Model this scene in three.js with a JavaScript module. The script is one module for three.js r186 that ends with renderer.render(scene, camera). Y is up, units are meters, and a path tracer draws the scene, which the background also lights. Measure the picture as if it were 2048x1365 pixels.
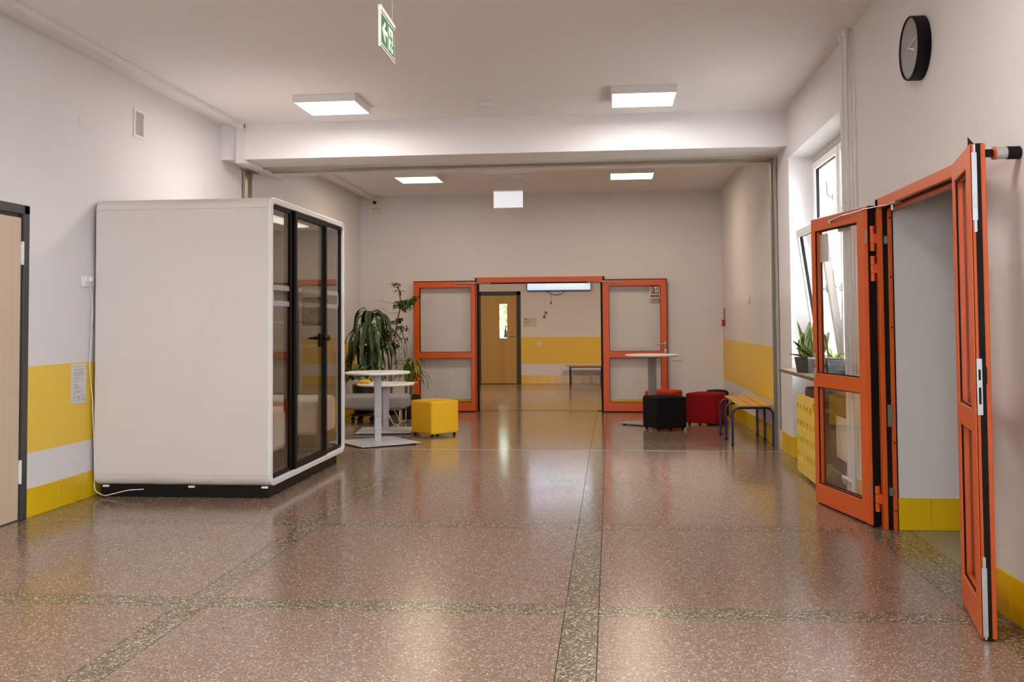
import * as THREE from 'three';
import { RoundedBoxGeometry } from 'three/addons/geometries/RoundedBoxGeometry.js';
import { mergeGeometries } from 'three/addons/utils/BufferGeometryUtils.js';
import { RectAreaLightUniformsLib } from 'three/addons/lights/RectAreaLightUniformsLib.js';

// ------------------------------------------------------------------ camera, sky, light, exposure
const W = 2048, H = 1365, FOCAL = 1968, D2R = Math.PI / 180;
const scene = new THREE.Scene();
const camera = new THREE.PerspectiveCamera(2 * Math.atan(H / 2 / FOCAL) / D2R, W / H, 0.05, 200);
camera.position.set(0, 1.33, 0);
camera.rotation.order = 'YXZ';
camera.rotation.set(2.184 * D2R, 5.80 * D2R, -0.4046 * D2R);
camera.setViewOffset(W, H, 4, 112.5, W, H);
camera.updateProjectionMatrix();

const renderer = new THREE.WebGLRenderer({ antialias: true });
renderer.toneMapping = THREE.LinearToneMapping;
renderer.toneMappingExposure = 3.2;
renderer.shadowMap.enabled = true;
RectAreaLightUniformsLib.init();

scene.background = new THREE.Color().setRGB(0.86, 0.93, 1.04);
scene.backgroundIntensity = 8;
const LAMP_FRONT = 10, LAMP_REAR = 8, LAMP_FAR = 24;                      // radiance of the ceiling panels
const LAMP_TINT = new THREE.Color().setRGB(1.0, 0.95, 0.90), LAMP_TINT_REAR = new THREE.Color().setRGB(1.0, 0.785, 0.56);

// ------------------------------------------------------------------ helpers
let seed = 7;
const rnd = (a = 0, b = 1) => { seed = (seed * 1664525 + 1013904223) >>> 0; return a + (b - a) * (seed / 4294967296); };
const V = (x, y, z) => new THREE.Vector3(x, y, z);
const taken = new Map();
function numbered(name) { const n = taken.get(name) ?? 0; taken.set(name, n + 1); return n ? `${name}_${String(n).padStart(3, '0')}` : name; }
function tag(o, label, category, group) { o.userData.label = label; o.userData.category = category; if (group) o.userData.group = group; return o; }
function shade(o) { o.castShadow = true; o.receiveShadow = true; return o; }
function obj(name, geo, mat, parent = scene) {
  const g = Array.isArray(geo) ? merge(geo) : geo;
  const m = shade(new THREE.Mesh(g, mat));
  m.name = parent === scene ? numbered(name) : name;
  parent.add(m);
  return m;
}
function part(name, geo, mat, parent) {                       // children of one thing: numbered within the parent
  const m = obj(name, geo, mat, parent);
  const n = parent.children.filter((c) => c !== m && (c.name === name || c.name.startsWith(name + '_0'))).length;
  if (n) m.name = `${name}_${String(n).padStart(3, '0')}`;
  return m;
}
function struct(name, geo, mat) { const m = obj(name, geo, mat); m.userData.kind = 'structure'; return m; }
function structGroup(name) { const g = new THREE.Group(); g.name = numbered(name); g.userData.kind = 'structure'; scene.add(g); return g; }
function thing(name, label, category, [x, y, z] = [0, 0, 0], turn = 0, group) {
  const o = new THREE.Group(); o.name = numbered(name); scene.add(o);
  o.position.set(x, y, z); o.rotation.y = turn;
  return tag(o, label, category, group);
}
function merge(list) {
  const l = list.map((g) => { const h = g.index ? g.toNonIndexed() : g; for (const k of Object.keys(h.attributes)) if (!['position', 'normal', 'uv', 'color'].includes(k)) h.deleteAttribute(k); return h; });
  const colored = l.some((g) => g.attributes.color);
  for (const g of l) {
    if (!g.attributes.uv) g.setAttribute('uv', new THREE.Float32BufferAttribute(new Float32Array(g.attributes.position.count * 2), 2));
    if (colored && !g.attributes.color) g.setAttribute('color', new THREE.Float32BufferAttribute(new Float32Array(g.attributes.position.count * 3).fill(1), 3));
  }
  return mergeGeometries(l, false);
}
function metreUV(g) {                                          // uv in metres by the face's main direction
  const p = g.attributes.position, n = g.attributes.normal, uv = new Float32Array(p.count * 2);
  for (let i = 0; i < p.count; i++) {
    const ax = Math.abs(n.getX(i)), ay = Math.abs(n.getY(i)), az = Math.abs(n.getZ(i));
    if (ay >= ax && ay >= az) { uv[2 * i] = p.getX(i); uv[2 * i + 1] = p.getZ(i); }
    else if (ax >= az) { uv[2 * i] = p.getZ(i); uv[2 * i + 1] = p.getY(i); }
    else { uv[2 * i] = p.getX(i); uv[2 * i + 1] = p.getY(i); }
  }
  g.setAttribute('uv', new THREE.BufferAttribute(uv, 2));
  return g;
}
function box(x0, x1, y0, y1, z0, z1) {
  const g = new THREE.BoxGeometry(Math.abs(x1 - x0), Math.abs(y1 - y0), Math.abs(z1 - z0));
  g.translate((x0 + x1) / 2, (y0 + y1) / 2, (z0 + z1) / 2);
  return metreUV(g);
}
function rbox(x0, x1, y0, y1, z0, z1, r = 0.004, seg = 2) {
  const w = Math.abs(x1 - x0), h = Math.abs(y1 - y0), d = Math.abs(z1 - z0);
  const g = new RoundedBoxGeometry(w, h, d, seg, Math.min(r, w / 2.01, h / 2.01, d / 2.01));
  g.translate((x0 + x1) / 2, (y0 + y1) / 2, (z0 + z1) / 2);
  return metreUV(g);
}
const cyl = (r0, r1, h, x, y, z, seg = 24) => new THREE.CylinderGeometry(r0, r1, h, seg).translate(x, y, z);
function rod(a, b, r, seg = 10) {
  const d = b.clone().sub(a), g = new THREE.CylinderGeometry(r, r, d.length(), seg);
  g.applyQuaternion(new THREE.Quaternion().setFromUnitVectors(V(0, 1, 0), d.clone().normalize()));
  return g.translate((a.x + b.x) / 2, (a.y + b.y) / 2, (a.z + b.z) / 2);
}
function tube(pts, r, seg = 40, rs = 8, tension = 0.5) { return new THREE.TubeGeometry(new THREE.CatmullRomCurve3(pts, false, 'catmullrom', tension), seg, r, rs, false); }
function roundedPath(pts, r) {                                 // polyline with rounded corners, as points
  const out = [pts[0].clone()];
  for (let i = 1; i < pts.length - 1; i++) {
    const a = pts[i - 1].clone().sub(pts[i]).normalize(), b = pts[i + 1].clone().sub(pts[i]).normalize();
    const p0 = pts[i].clone().addScaledVector(a, r), p1 = pts[i].clone().addScaledVector(b, r);
    for (let k = 0; k <= 6; k++) { const t = k / 6; out.push(p0.clone().multiplyScalar((1 - t) * (1 - t)).addScaledVector(pts[i], 2 * t * (1 - t)).addScaledVector(p1, t * t)); }
  }
  out.push(pts[pts.length - 1].clone());
  return out;
}
class Poly extends THREE.Curve {
  constructor(p) { super(); this.p = p; this.l = [0]; for (let i = 1; i < p.length; i++) this.l.push(this.l[i - 1] + p[i].distanceTo(p[i - 1])); }
  getPoint(t, o = new THREE.Vector3()) {
    const s = t * this.l[this.l.length - 1]; let i = 1;
    while (i < this.l.length - 1 && this.l[i] < s) i++;
    return o.copy(this.p[i - 1]).lerp(this.p[i], (s - this.l[i - 1]) / (this.l[i] - this.l[i - 1] || 1));
  }
}
const bent = (pts, r, corner = 0.05, seg = 60) => new THREE.TubeGeometry(new Poly(roundedPath(pts, corner)), seg, r, 10, false);
function rrect(w, h, r, cx = 0, cy = 0) {
  const s = new THREE.Shape(), x = cx - w / 2, y = cy - h / 2;
  s.moveTo(x + r, y); s.lineTo(x + w - r, y); s.absarc(x + w - r, y + r, r, -Math.PI / 2, 0); s.lineTo(x + w, y + h - r); s.absarc(x + w - r, y + h - r, r, 0, Math.PI / 2);
  s.lineTo(x + r, y + h); s.absarc(x + r, y + h - r, r, Math.PI / 2, Math.PI); s.lineTo(x, y + r); s.absarc(x + r, y + r, r, Math.PI, 1.5 * Math.PI);
  return s;
}
function rectPath(x0, x1, y0, y1) { const p = new THREE.Path(); p.moveTo(x0, y0); p.lineTo(x1, y0); p.lineTo(x1, y1); p.lineTo(x0, y1); p.closePath(); return p; }
function rectShape(x0, x1, y0, y1, holes = []) { const s = new THREE.Shape(); s.moveTo(x0, y0); s.lineTo(x1, y0); s.lineTo(x1, y1); s.lineTo(x0, y1); s.closePath(); for (const h of holes) s.holes.push(rectPath(...h)); return s; }
const extrude = (shape, depth, bevel = 0, seg = 2) => new THREE.ExtrudeGeometry(shape, { depth: depth - 2 * bevel, bevelEnabled: bevel > 0, bevelSize: bevel, bevelThickness: bevel, bevelSegments: seg, bevelOffset: -bevel, curveSegments: 16 }).translate(0, 0, bevel);
// a wall across x (its plane holds z and y): z runs along shape x
function wallX(x0, x1, z0, z1, y0, y1, holes = []) {          // from x0 to x1 thick; holes [z0, z1, y0, y1]
  const g = extrude(rectShape(-z1, -z0, y0, y1, holes.map(([a, b, c, d]) => [-b, -a, c, d])), x1 - x0);
  g.rotateY(Math.PI / 2); g.translate(x0, 0, 0);
  return g;
}
function wallZ(z0, z1, x0, x1, y0, y1, holes = []) { return extrude(rectShape(x0, x1, y0, y1, holes), z1 - z0).translate(0, 0, z0); }

// the rear half of the floor is a gentle ramp, then level again
const floorY = (z) => -0.09 * Math.min(1, Math.max(0, (-z - 10.3) / 5.3));
function onRamp(g, follow = true) { const p = g.attributes.position; for (let i = 0; i < p.count; i++) p.setY(i, p.getY(i) + floorY(p.getZ(i))); g.computeVertexNormals(); return g; }

// ------------------------------------------------------------------ textures
const canvas = (w, h) => { const c = document.createElement('canvas'); c.width = w; c.height = h; return [c, c.getContext('2d')]; };
function tex(c, repeat = 1, srgb = true, ry = repeat) {
  const t = new THREE.CanvasTexture(c); t.wrapS = t.wrapT = THREE.RepeatWrapping; t.repeat.set(repeat, ry);
  if (srgb) t.colorSpace = THREE.SRGBColorSpace; t.anisotropy = 8; return t;
}
function fitted(c) { const t = new THREE.CanvasTexture(c); t.colorSpace = THREE.SRGBColorSpace; t.anisotropy = 8; return t; }
function chipCanvas(size, ground, chips, n, r0, r1, specks) {  // terrazzo: stone chips in a cement ground, seamless
  const [c, g] = canvas(size, size);
  g.fillStyle = ground; g.fillRect(0, 0, size, size);
  const blob = (x, y, r, col, a) => {
    const k = 5 + Math.floor(rnd(0, 3)), turn = rnd(0, 6.3), pts = [];
    for (let i = 0; i < k; i++) { const t = turn + i / k * 6.283, rr = r * rnd(0.6, 1.15); pts.push([rr * Math.cos(t) * 1.15, rr * Math.sin(t)]); }
    g.fillStyle = col; g.globalAlpha = a;
    for (const dx of [-size, 0, size]) for (const dy of [-size, 0, size]) {
      const X = x + dx, Y = y + dy; if (X < -20 || Y < -20 || X > size + 20 || Y > size + 20) continue;
      g.beginPath(); pts.forEach(([a2, b2], i) => (i ? g.lineTo(X + a2, Y + b2) : g.moveTo(X + a2, Y + b2))); g.closePath(); g.fill();
    }
  };
  for (let i = 0; i < specks; i++) blob(rnd(0, size), rnd(0, size), rnd(0.8, 1.8), chips[Math.floor(rnd(0, chips.length))], rnd(0.25, 0.7));
  for (let i = 0; i < n; i++) { const q = rnd(); blob(rnd(0, size), rnd(0, size), r0 + (r1 - r0) * q * q, chips[Math.floor(rnd(0, chips.length))], rnd(0.6, 1)); }
  g.globalAlpha = 1;
  return c;
}
function noiseData(size, octaves, fn) {                        // tileable value noise to a DataTexture, fn maps 0..1 to [r,g,b]
  const lat = octaves.map(([n]) => { const a = new Float32Array(n * n); for (let i = 0; i < a.length; i++) a[i] = rnd(); return a; });
  const data = new Uint8Array(size * size * 4);
  for (let y = 0; y < size; y++) for (let x = 0; x < size; x++) {
    let v = 0, wsum = 0;
    octaves.forEach(([n, w], k) => {
      const fx = x / size * n, fy = y / size * n, ix = Math.floor(fx), iy = Math.floor(fy), tx = fx - ix, ty = fy - iy;
      const sx = tx * tx * (3 - 2 * tx), sy = ty * ty * (3 - 2 * ty), A = lat[k], at = (i, j) => A[(j % n) * n + (i % n)];
      v += w * ((at(ix, iy) * (1 - sx) + at(ix + 1, iy) * sx) * (1 - sy) + (at(ix, iy + 1) * (1 - sx) + at(ix + 1, iy + 1) * sx) * sy); wsum += w;
    });
    const c = fn(v / wsum), o = (y * size + x) * 4;
    data[o] = c[0]; data[o + 1] = c[1]; data[o + 2] = c[2]; data[o + 3] = 255;
  }
  const t = new THREE.DataTexture(data, size, size); t.wrapS = t.wrapT = THREE.RepeatWrapping; t.magFilter = THREE.LinearFilter; t.needsUpdate = true;
  return t;
}
function woodCanvas(w, h, base, dark, light, lines, dir = 'v') {
  const [c, g] = canvas(w, h);
  g.fillStyle = base; g.fillRect(0, 0, w, h);
  for (let i = 0; i < lines; i++) {
    const x = rnd(0, dir === 'v' ? w : h), wd = rnd(0.6, 3.5); g.globalAlpha = rnd(0.04, 0.2); g.strokeStyle = rnd() < 0.55 ? dark : light; g.lineWidth = wd; g.beginPath();
    let p = x; const n = 12, len = dir === 'v' ? h : w;
    for (let k = 0; k <= n; k++) { p += rnd(-1.2, 1.2); const q = k / n * len; dir === 'v' ? (k ? g.lineTo(p, q) : g.moveTo(p, q)) : (k ? g.lineTo(q, p) : g.moveTo(q, p)); }
    g.stroke();
  }
  for (let i = 0; i < 9; i++) { g.globalAlpha = rnd(0.05, 0.13); g.fillStyle = rnd() < 0.5 ? dark : light; const x = rnd(0, w), y = rnd(0, h); dir === 'v' ? g.fillRect(x, 0, rnd(w * 0.04, w * 0.12), h) : g.fillRect(0, y, w, rnd(h * 0.04, h * 0.12)); }
  g.globalAlpha = 1; return c;
}
const TERRA = 1.4;                                             // metres that one terrazzo texture covers
const terraPanel = chipCanvas(2048, '#937b6b', ['#e2d8ce', '#b7a294', '#6f5b50', '#f2eae0', '#9a8476', '#7f685b', '#c8b6a8', '#5c4a3f'], 42000, 2.2, 7.2, 60000);
const terraStrip = chipCanvas(1024, '#70634f', ['#eee4d0', '#b3a58d', '#d8ccb6', '#8b7d68', '#f6eedf', '#54493a'], 9500, 2.5, 8.5, 9000);
const wearMap = (a, b) => noiseData(512, [[5, 1], [17, 0.8], [60, 0.5], [190, 0.35]], (v) => { const r = 255 * Math.min(1, a + b * v); return [r, r, r]; });
const wearA = wearMap(0.085, 0.12);   // polish: well kept far away, duller where the hall is walked most
const polish = noiseData(512, [[9, 0.6], [40, 1], [140, 0.5]], (v) => { const r = 255 * v; return [r, r, r]; });
const plasterBump = noiseData(512, [[23, 0.7], [90, 1], [220, 0.8]], (v) => { const r = 255 * v; return [r, r, r]; });
const weave = noiseData(256, [[64, 0.7], [128, 1]], (v) => { const r = 150 + 105 * v; return [r, r, r]; });
const re = (t, r, r2 = r) => { const u = t.clone(); u.repeat.set(r, r2); u.needsUpdate = true; return u; };

// ------------------------------------------------------------------ materials (linear base colours)
const lin = (r, g, b) => new THREE.Color().setRGB(r, g, b);
const std = (name, color, roughness = 0.6, extra = {}) => { const m = new THREE.MeshStandardMaterial({ color, roughness, metalness: 0, ...extra }); m.name = name; return m; };
const phys = (name, color, roughness, extra = {}) => { const m = new THREE.MeshPhysicalMaterial({ color, roughness, metalness: 0, ...extra }); m.name = name; return m; };
const M = {
  wall: std('white_wall_paint', lin(0.76, 0.73, 0.725), 0.85, { bumpMap: re(plasterBump, 1.3), bumpScale: 0.0006 }),
  wallLow: std('satin_wall_paint', lin(0.71, 0.67, 0.645), 0.5, { bumpMap: re(plasterBump, 1.3), bumpScale: 0.0005 }),
  ceiling: std('ceiling_paint', lin(0.82, 0.785, 0.785), 0.92, { bumpMap: re(plasterBump, 0.8), bumpScale: 0.0006 }),
  band: phys('yellow_wall_band', lin(0.85, 0.56, 0.05), 0.42, { bumpMap: re(plasterBump, 1.3), bumpScale: 0.0004 }),
  tile: phys('yellow_glazed_tile', lin(0.80, 0.51, 0.006), 0.22),
  grout: std('yellow_grout', lin(0.62, 0.43, 0.06), 0.8),
  terra: phys('pink_terrazzo', lin(0.80, 0.75, 0.695), 1, { map: tex(terraPanel, 1 / TERRA), roughnessMap: re(wearA, 0.31), specularIntensity: 0.9, bumpMap: re(polish, 0.9), bumpScale: 0.00012 }),
  strip: phys('grey_terrazzo', lin(0.78, 0.745, 0.69), 1, { map: tex(terraStrip, 1 / 0.75), roughnessMap: re(wearA, 0.31), specularIntensity: 0.9, bumpMap: re(polish, 0.9), bumpScale: 0.00012 }),
  joint: std('dark_joint', lin(0.05, 0.04, 0.03), 0.9),
  greyTile: phys('grey_floor_tile', lin(0.29, 0.26, 0.19), 0.35, { bumpMap: re(plasterBump, 1), bumpScale: 0.0003 }),
  orange: phys('orange_paint', lin(0.69, 0.108, 0.010), 0.38),
  black: phys('black_rubber', lin(0.006, 0.006, 0.006), 0.6, { specularIntensity: 0.4 }),
  blackMetal: phys('dark_bronze_metal', lin(0.010, 0.008, 0.006), 0.5, { specularIntensity: 0.35 }),
  charcoal: std('charcoal_paint', lin(0.045, 0.042, 0.04), 0.5),
  glass: phys('clear_glass', lin(0.985, 0.99, 0.985), 0.0, { transmission: 1, thickness: 0, ior: 1.5 }),
  podGlass: phys('tinted_glass', lin(0.86, 0.84, 0.80), 0.0, { transmission: 1, thickness: 0, ior: 1.5 }),
  frosted: std('frosted_film', lin(0.75, 0.76, 0.76), 0.8, { transparent: true, opacity: 0.30 }),
  oakPale: std('pale_oak_veneer', lin(1, 1, 1), 0.55, { map: tex(woodCanvas(1024, 1024, '#ccb599', '#a48a6c', '#e0cfba', 420), 1.0) }),
  oak: std('oak_veneer', lin(1, 1, 1), 0.5, { map: tex(woodCanvas(1024, 1024, '#c39a55', '#93692f', '#d8b576', 420), 1.0) }),
  ply: std('plywood_slat', lin(1, 1, 1), 0.45, { map: tex(woodCanvas(512, 1024, '#d9a648', '#a87424', '#ecc67c', 260), 1.2) }),
  plyEdge: std('plywood_edge', lin(1, 1, 1), 0.7, { map: tex(woodCanvas(256, 256, '#b8843c', '#6b4517', '#d8ac68', 120, 'h'), 6) }),
  steel: std('brushed_steel', lin(0.55, 0.52, 0.47), 0.32, { metalness: 1 }),
  steelDull: std('dull_steel', lin(0.42, 0.38, 0.32), 0.42, { metalness: 1 }),
  zinc: std('zinc_plate', lin(0.62, 0.64, 0.68), 0.38, { metalness: 0.85 }),
  white: std('white_plastic', lin(0.78, 0.76, 0.74), 0.45),
  pvc: std('white_window_frame', lin(0.82, 0.80, 0.77), 0.35),
  ivory: std('ivory_enamel', lin(0.72, 0.68, 0.61), 0.4),
  felt: std('off_white_felt', lin(0.72, 0.665, 0.62), 0.95, { bumpMap: re(plasterBump, 5), bumpScale: 0.0006 }),
  podRim: std('white_lacquer', lin(0.80, 0.775, 0.76), 0.4),
  podInside: std('taupe_felt', lin(0.22, 0.19, 0.155), 0.95),
  podCarpet: std('brown_carpet', lin(0.09, 0.06, 0.035), 0.95),
  seatWhite: std('pale_upholstery', lin(0.86, 0.83, 0.78), 0.9, { bumpMap: re(weave, 6), bumpScale: 0.0006 }),
  tableTop: std('white_laminate', lin(0.80, 0.77, 0.74), 0.4),
  tableLeg: std('silver_powder_coat', lin(0.44, 0.44, 0.46), 0.42),
  tableLegDark: std('grey_powder_coat', lin(0.26, 0.255, 0.25), 0.45),
  pouf: (name, c) => phys(name, c, 0.95, { specularIntensity: 0.3, bumpMap: re(weave, 7), bumpScale: 0.0008 }),
  greyCloth: std('grey_upholstery', lin(0.27, 0.25, 0.245), 0.95, { bumpMap: re(weave, 7), bumpScale: 0.0008 }),
  blue: std('dark_blue_enamel', lin(0.012, 0.016, 0.085), 0.35),
  radYellow: phys('yellow_mdf', lin(0.80, 0.55, 0.06), 0.4),
  radiator: std('brown_cast_iron', lin(0.17, 0.085, 0.065), 0.6),
  sill: std('terrazzo_sill', lin(1, 1, 1), 0.35, { map: tex(chipCanvas(512, '#5f4d35', ['#8a7452', '#4a3a25', '#a08a66', '#3a2d1c'], 3800, 1.5, 4.5, 6000), 3) }),
  planter: std('grey_ribbed_planter', lin(0.055, 0.055, 0.058), 0.5),
  soil: std('potting_soil', lin(0.03, 0.02, 0.013), 0.95),
  potBlack: std('black_pot', lin(0.012, 0.011, 0.01), 0.5),
  bark: std('woody_stem', lin(0.20, 0.12, 0.06), 0.85),
  leafDark: phys('dark_green_leaf', lin(0.022, 0.05, 0.010), 0.35, { side: THREE.DoubleSide }),
  leafMid: phys('mid_green_leaf', lin(0.08, 0.14, 0.016), 0.45, { side: THREE.DoubleSide }),
  leafLily: phys('deep_green_leaf', lin(0.035, 0.085, 0.012), 0.4, { side: THREE.DoubleSide }),
  leafLight: phys('light_green_leaf', lin(0.17, 0.26, 0.03), 0.45, { side: THREE.DoubleSide }),
  leafEdge: phys('variegated_leaf', lin(1, 1, 1), 0.4, { side: THREE.DoubleSide, vertexColors: true }),
  red: std('red_plastic', lin(0.38, 0.012, 0.016), 0.4),
  paper: std('paper', lin(0.78, 0.78, 0.76), 0.8),
  amber: std('yellow_cloth', lin(0.70, 0.38, 0.02), 0.9),
  clockFace: std('grey_clock_face', lin(0.27, 0.235, 0.245), 0.55),
  plaster2: std('pale_facade', lin(0.25, 0.215, 0.21), 0.9),
};
const printMat = (c, extra = {}) => { const m = new THREE.MeshStandardMaterial({ map: fitted(c), roughness: 0.5, ...extra }); m.name = 'print'; return m; };

const worn = (m, rough, name) => { const c = m.clone(); c.roughnessMap = null; c.roughness = rough; c.name = name; return c; };
M.terraB = worn(M.terra, 0.18, 'pink_terrazzo_worn'); M.terraC = worn(M.terra, 0.25, 'pink_terrazzo_dull');
M.stripB = worn(M.strip, 0.18, 'grey_terrazzo_worn'); M.stripC = worn(M.strip, 0.25, 'grey_terrazzo_dull');
// ------------------------------------------------------------------ the setting
const CEIL = 3.42, CEIL2 = 3.39, XL = -4.03, XR = 1.75, ZB = -15.65, ZF = -22.6, ZN = 6.0;

// floor: terrazzo panels between strips, thin dark joints
{
  const floor = structGroup('floor');
  part('screed', [onRamp(box(XL, 1.95, -0.14, -0.006, -10.3, ZN)), onRamp(new THREE.BoxGeometry(6.1, 0.13, 5.6, 1, 1, 8).translate(-1.0, -0.073, -13.1)), box(-7.2, 5, -0.23, -0.096, ZF - 0.1, -15.9)], M.joint, floor);
  const G = 0.0018;
  const slab = (name, x0, x1, z0, z1, mat) => {
    const g = new THREE.BoxGeometry(x1 - x0 - 2 * G, 0.006, z1 - z0 - 2 * G).translate((x0 + x1) / 2, -0.003, (z0 + z1) / 2);
    metreUV(g);
    const z = (z0 + z1) / 2, k = z > -4.8 ? 'C' : z > -6.7 ? 'B' : '';
    part(name, onRamp(g), k ? M[(mat === M.terra ? 'terra' : 'strip') + k] : mat, floor);
  };
  const sx = [[XL, -3.86], [-2.056, -1.913], [-0.222, -0.067], [1.593, XR]];
  const cross = [];
  for (let k = -4; k <= 2; k++) cross.push([-4.672 - 1.865 * k - 0.0, -4.672 - 1.865 * k + 0.158]);
  cross.push([-10.42, -10.262], [-12.29, -12.135], [-14.16, -14.005]);
  cross.sort((a, b) => b[0] - a[0]);
  let zTop = ZN;
  const rows = [];
  for (const [a, b] of cross) { if (b > ZN) continue; rows.push([b, zTop, false]); rows.push([a, b, true]); zTop = a; }
  rows.push([-15.6, zTop, false]);
  for (const [z0, z1, isStrip] of rows) {
    for (let i = 0; i < 4; i++) {
      slab('terrazzo_strip', sx[i][0], sx[i][1], z0, z1, M.strip);
      if (i < 3) slab(isStrip ? 'terrazzo_strip' : 'terrazzo_panel', sx[i][1], sx[i + 1][0], z0, z1, isStrip ? M.strip : M.terra);
    }
  }
  for (let z = -15.6; z > ZF + 0.1; z -= 1.75) {                // the far corridor, level again
    const z0 = Math.max(ZF, z - 1.6), zz = Math.max(ZF, z - 1.75);
    const xs = [-7.1, -5.4, -3.9, -2.056, -1.913, -0.222, -0.067, 1.593, 1.75, 3.4, 5];
    for (let i = 0; i < xs.length - 1; i++) { const s = xs[i + 1] - xs[i] < 0.3; slab(s ? 'terrazzo_strip' : 'terrazzo_panel', xs[i], xs[i + 1], z0, z, s ? M.strip : M.terra); }
    if (zz < z0) for (let i = 0; i < xs.length - 1; i++) slab('terrazzo_strip', xs[i], xs[i + 1], zz, z0, M.strip);
  }
  slab('terrazzo_strip', XR, 1.96, -9.79, -7.63, M.strip);
  slab('terrazzo_strip', XR, 1.87, -6.5, -4.85, M.strip);       // threshold of the side doorway
  part('metal_threshold', onRamp(rbox(XL, XR, -0.004, 0.0025, -10.262, -10.25, 0.001)), M.steelDull, floor);
}

// left wall with the oak door
{
  const w = structGroup('wall_left');
  part('plaster', wallX(XL - 0.3, XL, -16.0, ZN, -0.2, 3.7, [[-6.40, -5.46, 0, 2.11]]), M.wall, w);
  for (const [a, b] of [[-15.65, -6.462], [-5.40, ZN]]) part('painted_band', box(XL, XL + 0.0025, 0.444, 1.047, a, b), M.band, w);
}
function tiles(name, list) {                                   // glazed skirting tiles 20 cm high, with grout behind
  const g = structGroup(name);
  for (const s of list) {
    const { axis, at, from, to, dir, high = 0.2, step = 0.2, t = 0.011 } = s, n = Math.max(1, Math.round(Math.abs(to - from) / step)), d = (to - from) / n;
    for (let i = 0; i < n; i++) {
      const a = from + d * i, b = a + d, lo = Math.min(a, b) + 0.0009, hi = Math.max(a, b) - 0.0009;
      const g2 = axis === 'x' ? rbox(Math.min(at, at + dir * t), Math.max(at, at + dir * t), 0.001, high, lo, hi, 0.002, 1) : rbox(lo, hi, 0.001, high, Math.min(at, at + dir * t), Math.max(at, at + dir * t), 0.002, 1);
      g2.translate(0, s.y ?? floorY(axis === 'x' ? (a + b) / 2 : at), 0);
      part('tile', g2, M.tile, g);
    }
  }
  return g;
}
tiles('baseboard_left', [{ axis: 'x', at: XL, from: -6.47, to: -15.64, dir: 1 }, { axis: 'x', at: XL, from: -5.39, to: 0, dir: 1 }]);
tiles('baseboard_right', [
  { axis: 'x', at: XR, from: -4.79, to: 0, dir: -1 }, { axis: 'x', at: XR, from: -6.58, to: -7.6, dir: -1 }, { axis: 'x', at: XR, from: -9.80, to: -15.63, dir: -1 },
  { axis: 'z', at: -9.80, from: 1.739, to: 1.96, dir: 1 }, { axis: 'x', at: 1.97, from: -7.62, to: -9.79, dir: -1 }]);
tiles('baseboard_back', [{ axis: 'z', at: ZB, from: -4.02, to: -2.16, dir: 1 }, { axis: 'z', at: ZB, from: -0.08, to: 1.735, dir: 1 }]);
tiles('baseboard_far', [{ axis: 'z', at: ZF, from: -2.045, to: 2.155, dir: 1, y: -0.09 }]);
tiles('baseboard_passage', [{ axis: 'z', at: -6.49, from: 1.80, to: 3.98, dir: 1, y: 0 }]);

// door in the left wall
{
  const d = structGroup('door_1');
  part('frame', [rbox(XL - 0.12, XL + 0.014, -0.0, 2.163, -6.463, -6.398, 0.004), rbox(XL - 0.12, XL + 0.014, 0, 2.163, -5.462, -5.397, 0.004), rbox(XL - 0.12, XL + 0.014, 2.10, 2.163, -6.463, -5.397, 0.004)], M.charcoal, d);
  part('rebate', [box(XL - 0.10, XL - 0.012, 0, 2.10, -6.399, -6.385), box(XL - 0.10, XL - 0.012, 2.078, 2.102, -6.399, -5.46), box(XL - 0.10, XL - 0.012, 0, 2.10, -5.475, -5.461)], M.charcoal, d);
  part('leaf', rbox(XL - 0.045, XL - 0.002, 0.008, 2.074, -6.388, -5.474, 0.003), M.oakPale, d);
  part('threshold', box(XL - 0.2, XL, -0.01, 0.003, -6.40, -5.46), M.charcoal, d);
  for (const y of [1.83, 0.33]) part('hinge', [cyl(0.010, 0.010, 0.16, XL + 0.006, y, -6.394, 12), box(XL - 0.004, XL + 0.002, y - 0.06, y + 0.06, -6.40, -6.385)], M.white, d);
}

// right wall: skin at x = 1.75, outer wall behind the window recess
{
  const w = structGroup('wall_right');
  const pieces = (mat, name, list) => part(name, list.map(([a, b, c, d]) => box(XR, 1.97, c, d, a, b)), mat, w);
  pieces(M.wall, 'plaster', [[-15.95, -9.80, 1.57, 3.7], [-9.80, -7.62, 2.92, 3.7], [-7.62, -6.55, 1.57, 3.7], [-6.55, -4.81, 2.085, 3.7], [-4.81, -3.2, 1.57, 3.7], [-3.2, -1.4, 2.95, 3.7], [-1.4, 0.6, 1.57, 3.7], [0.6, 2.4, 2.95, 3.7], [2.4, ZN, 1.57, 3.7]]);
  pieces(M.wallLow, 'satin_paint', [[-15.95, -9.80, -0.2, 1.57], [-9.80, -7.62, -0.2, -0.006], [-7.62, -6.55, -0.2, 1.57], [-6.55, -4.81, -0.2, -0.006], [-4.81, -3.2, -0.2, 1.57], [-3.2, -1.4, -0.2, 0.88], [-1.4, 0.6, -0.2, 1.57], [0.6, 2.4, -0.2, 0.88], [2.4, ZN, -0.2, 1.57]]);
  part('outer_skin', wallX(1.97, 2.2, -16.0, -6.6, -0.2, 3.7, [[-9.72, -7.70, 0.90, 2.86]]), M.wall, w);
  part('outer_skin', wallX(1.97, 2.2, -3.9, ZN, -0.2, 3.7, [[-3.1, -1.5, 0.95, 2.88], [0.7, 2.3, 0.95, 2.88]]), M.wall, w);
  part('painted_band', box(XR - 0.0025, XR, 0.44, 1.045, -15.64, -10.76), M.band, w);
}
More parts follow.
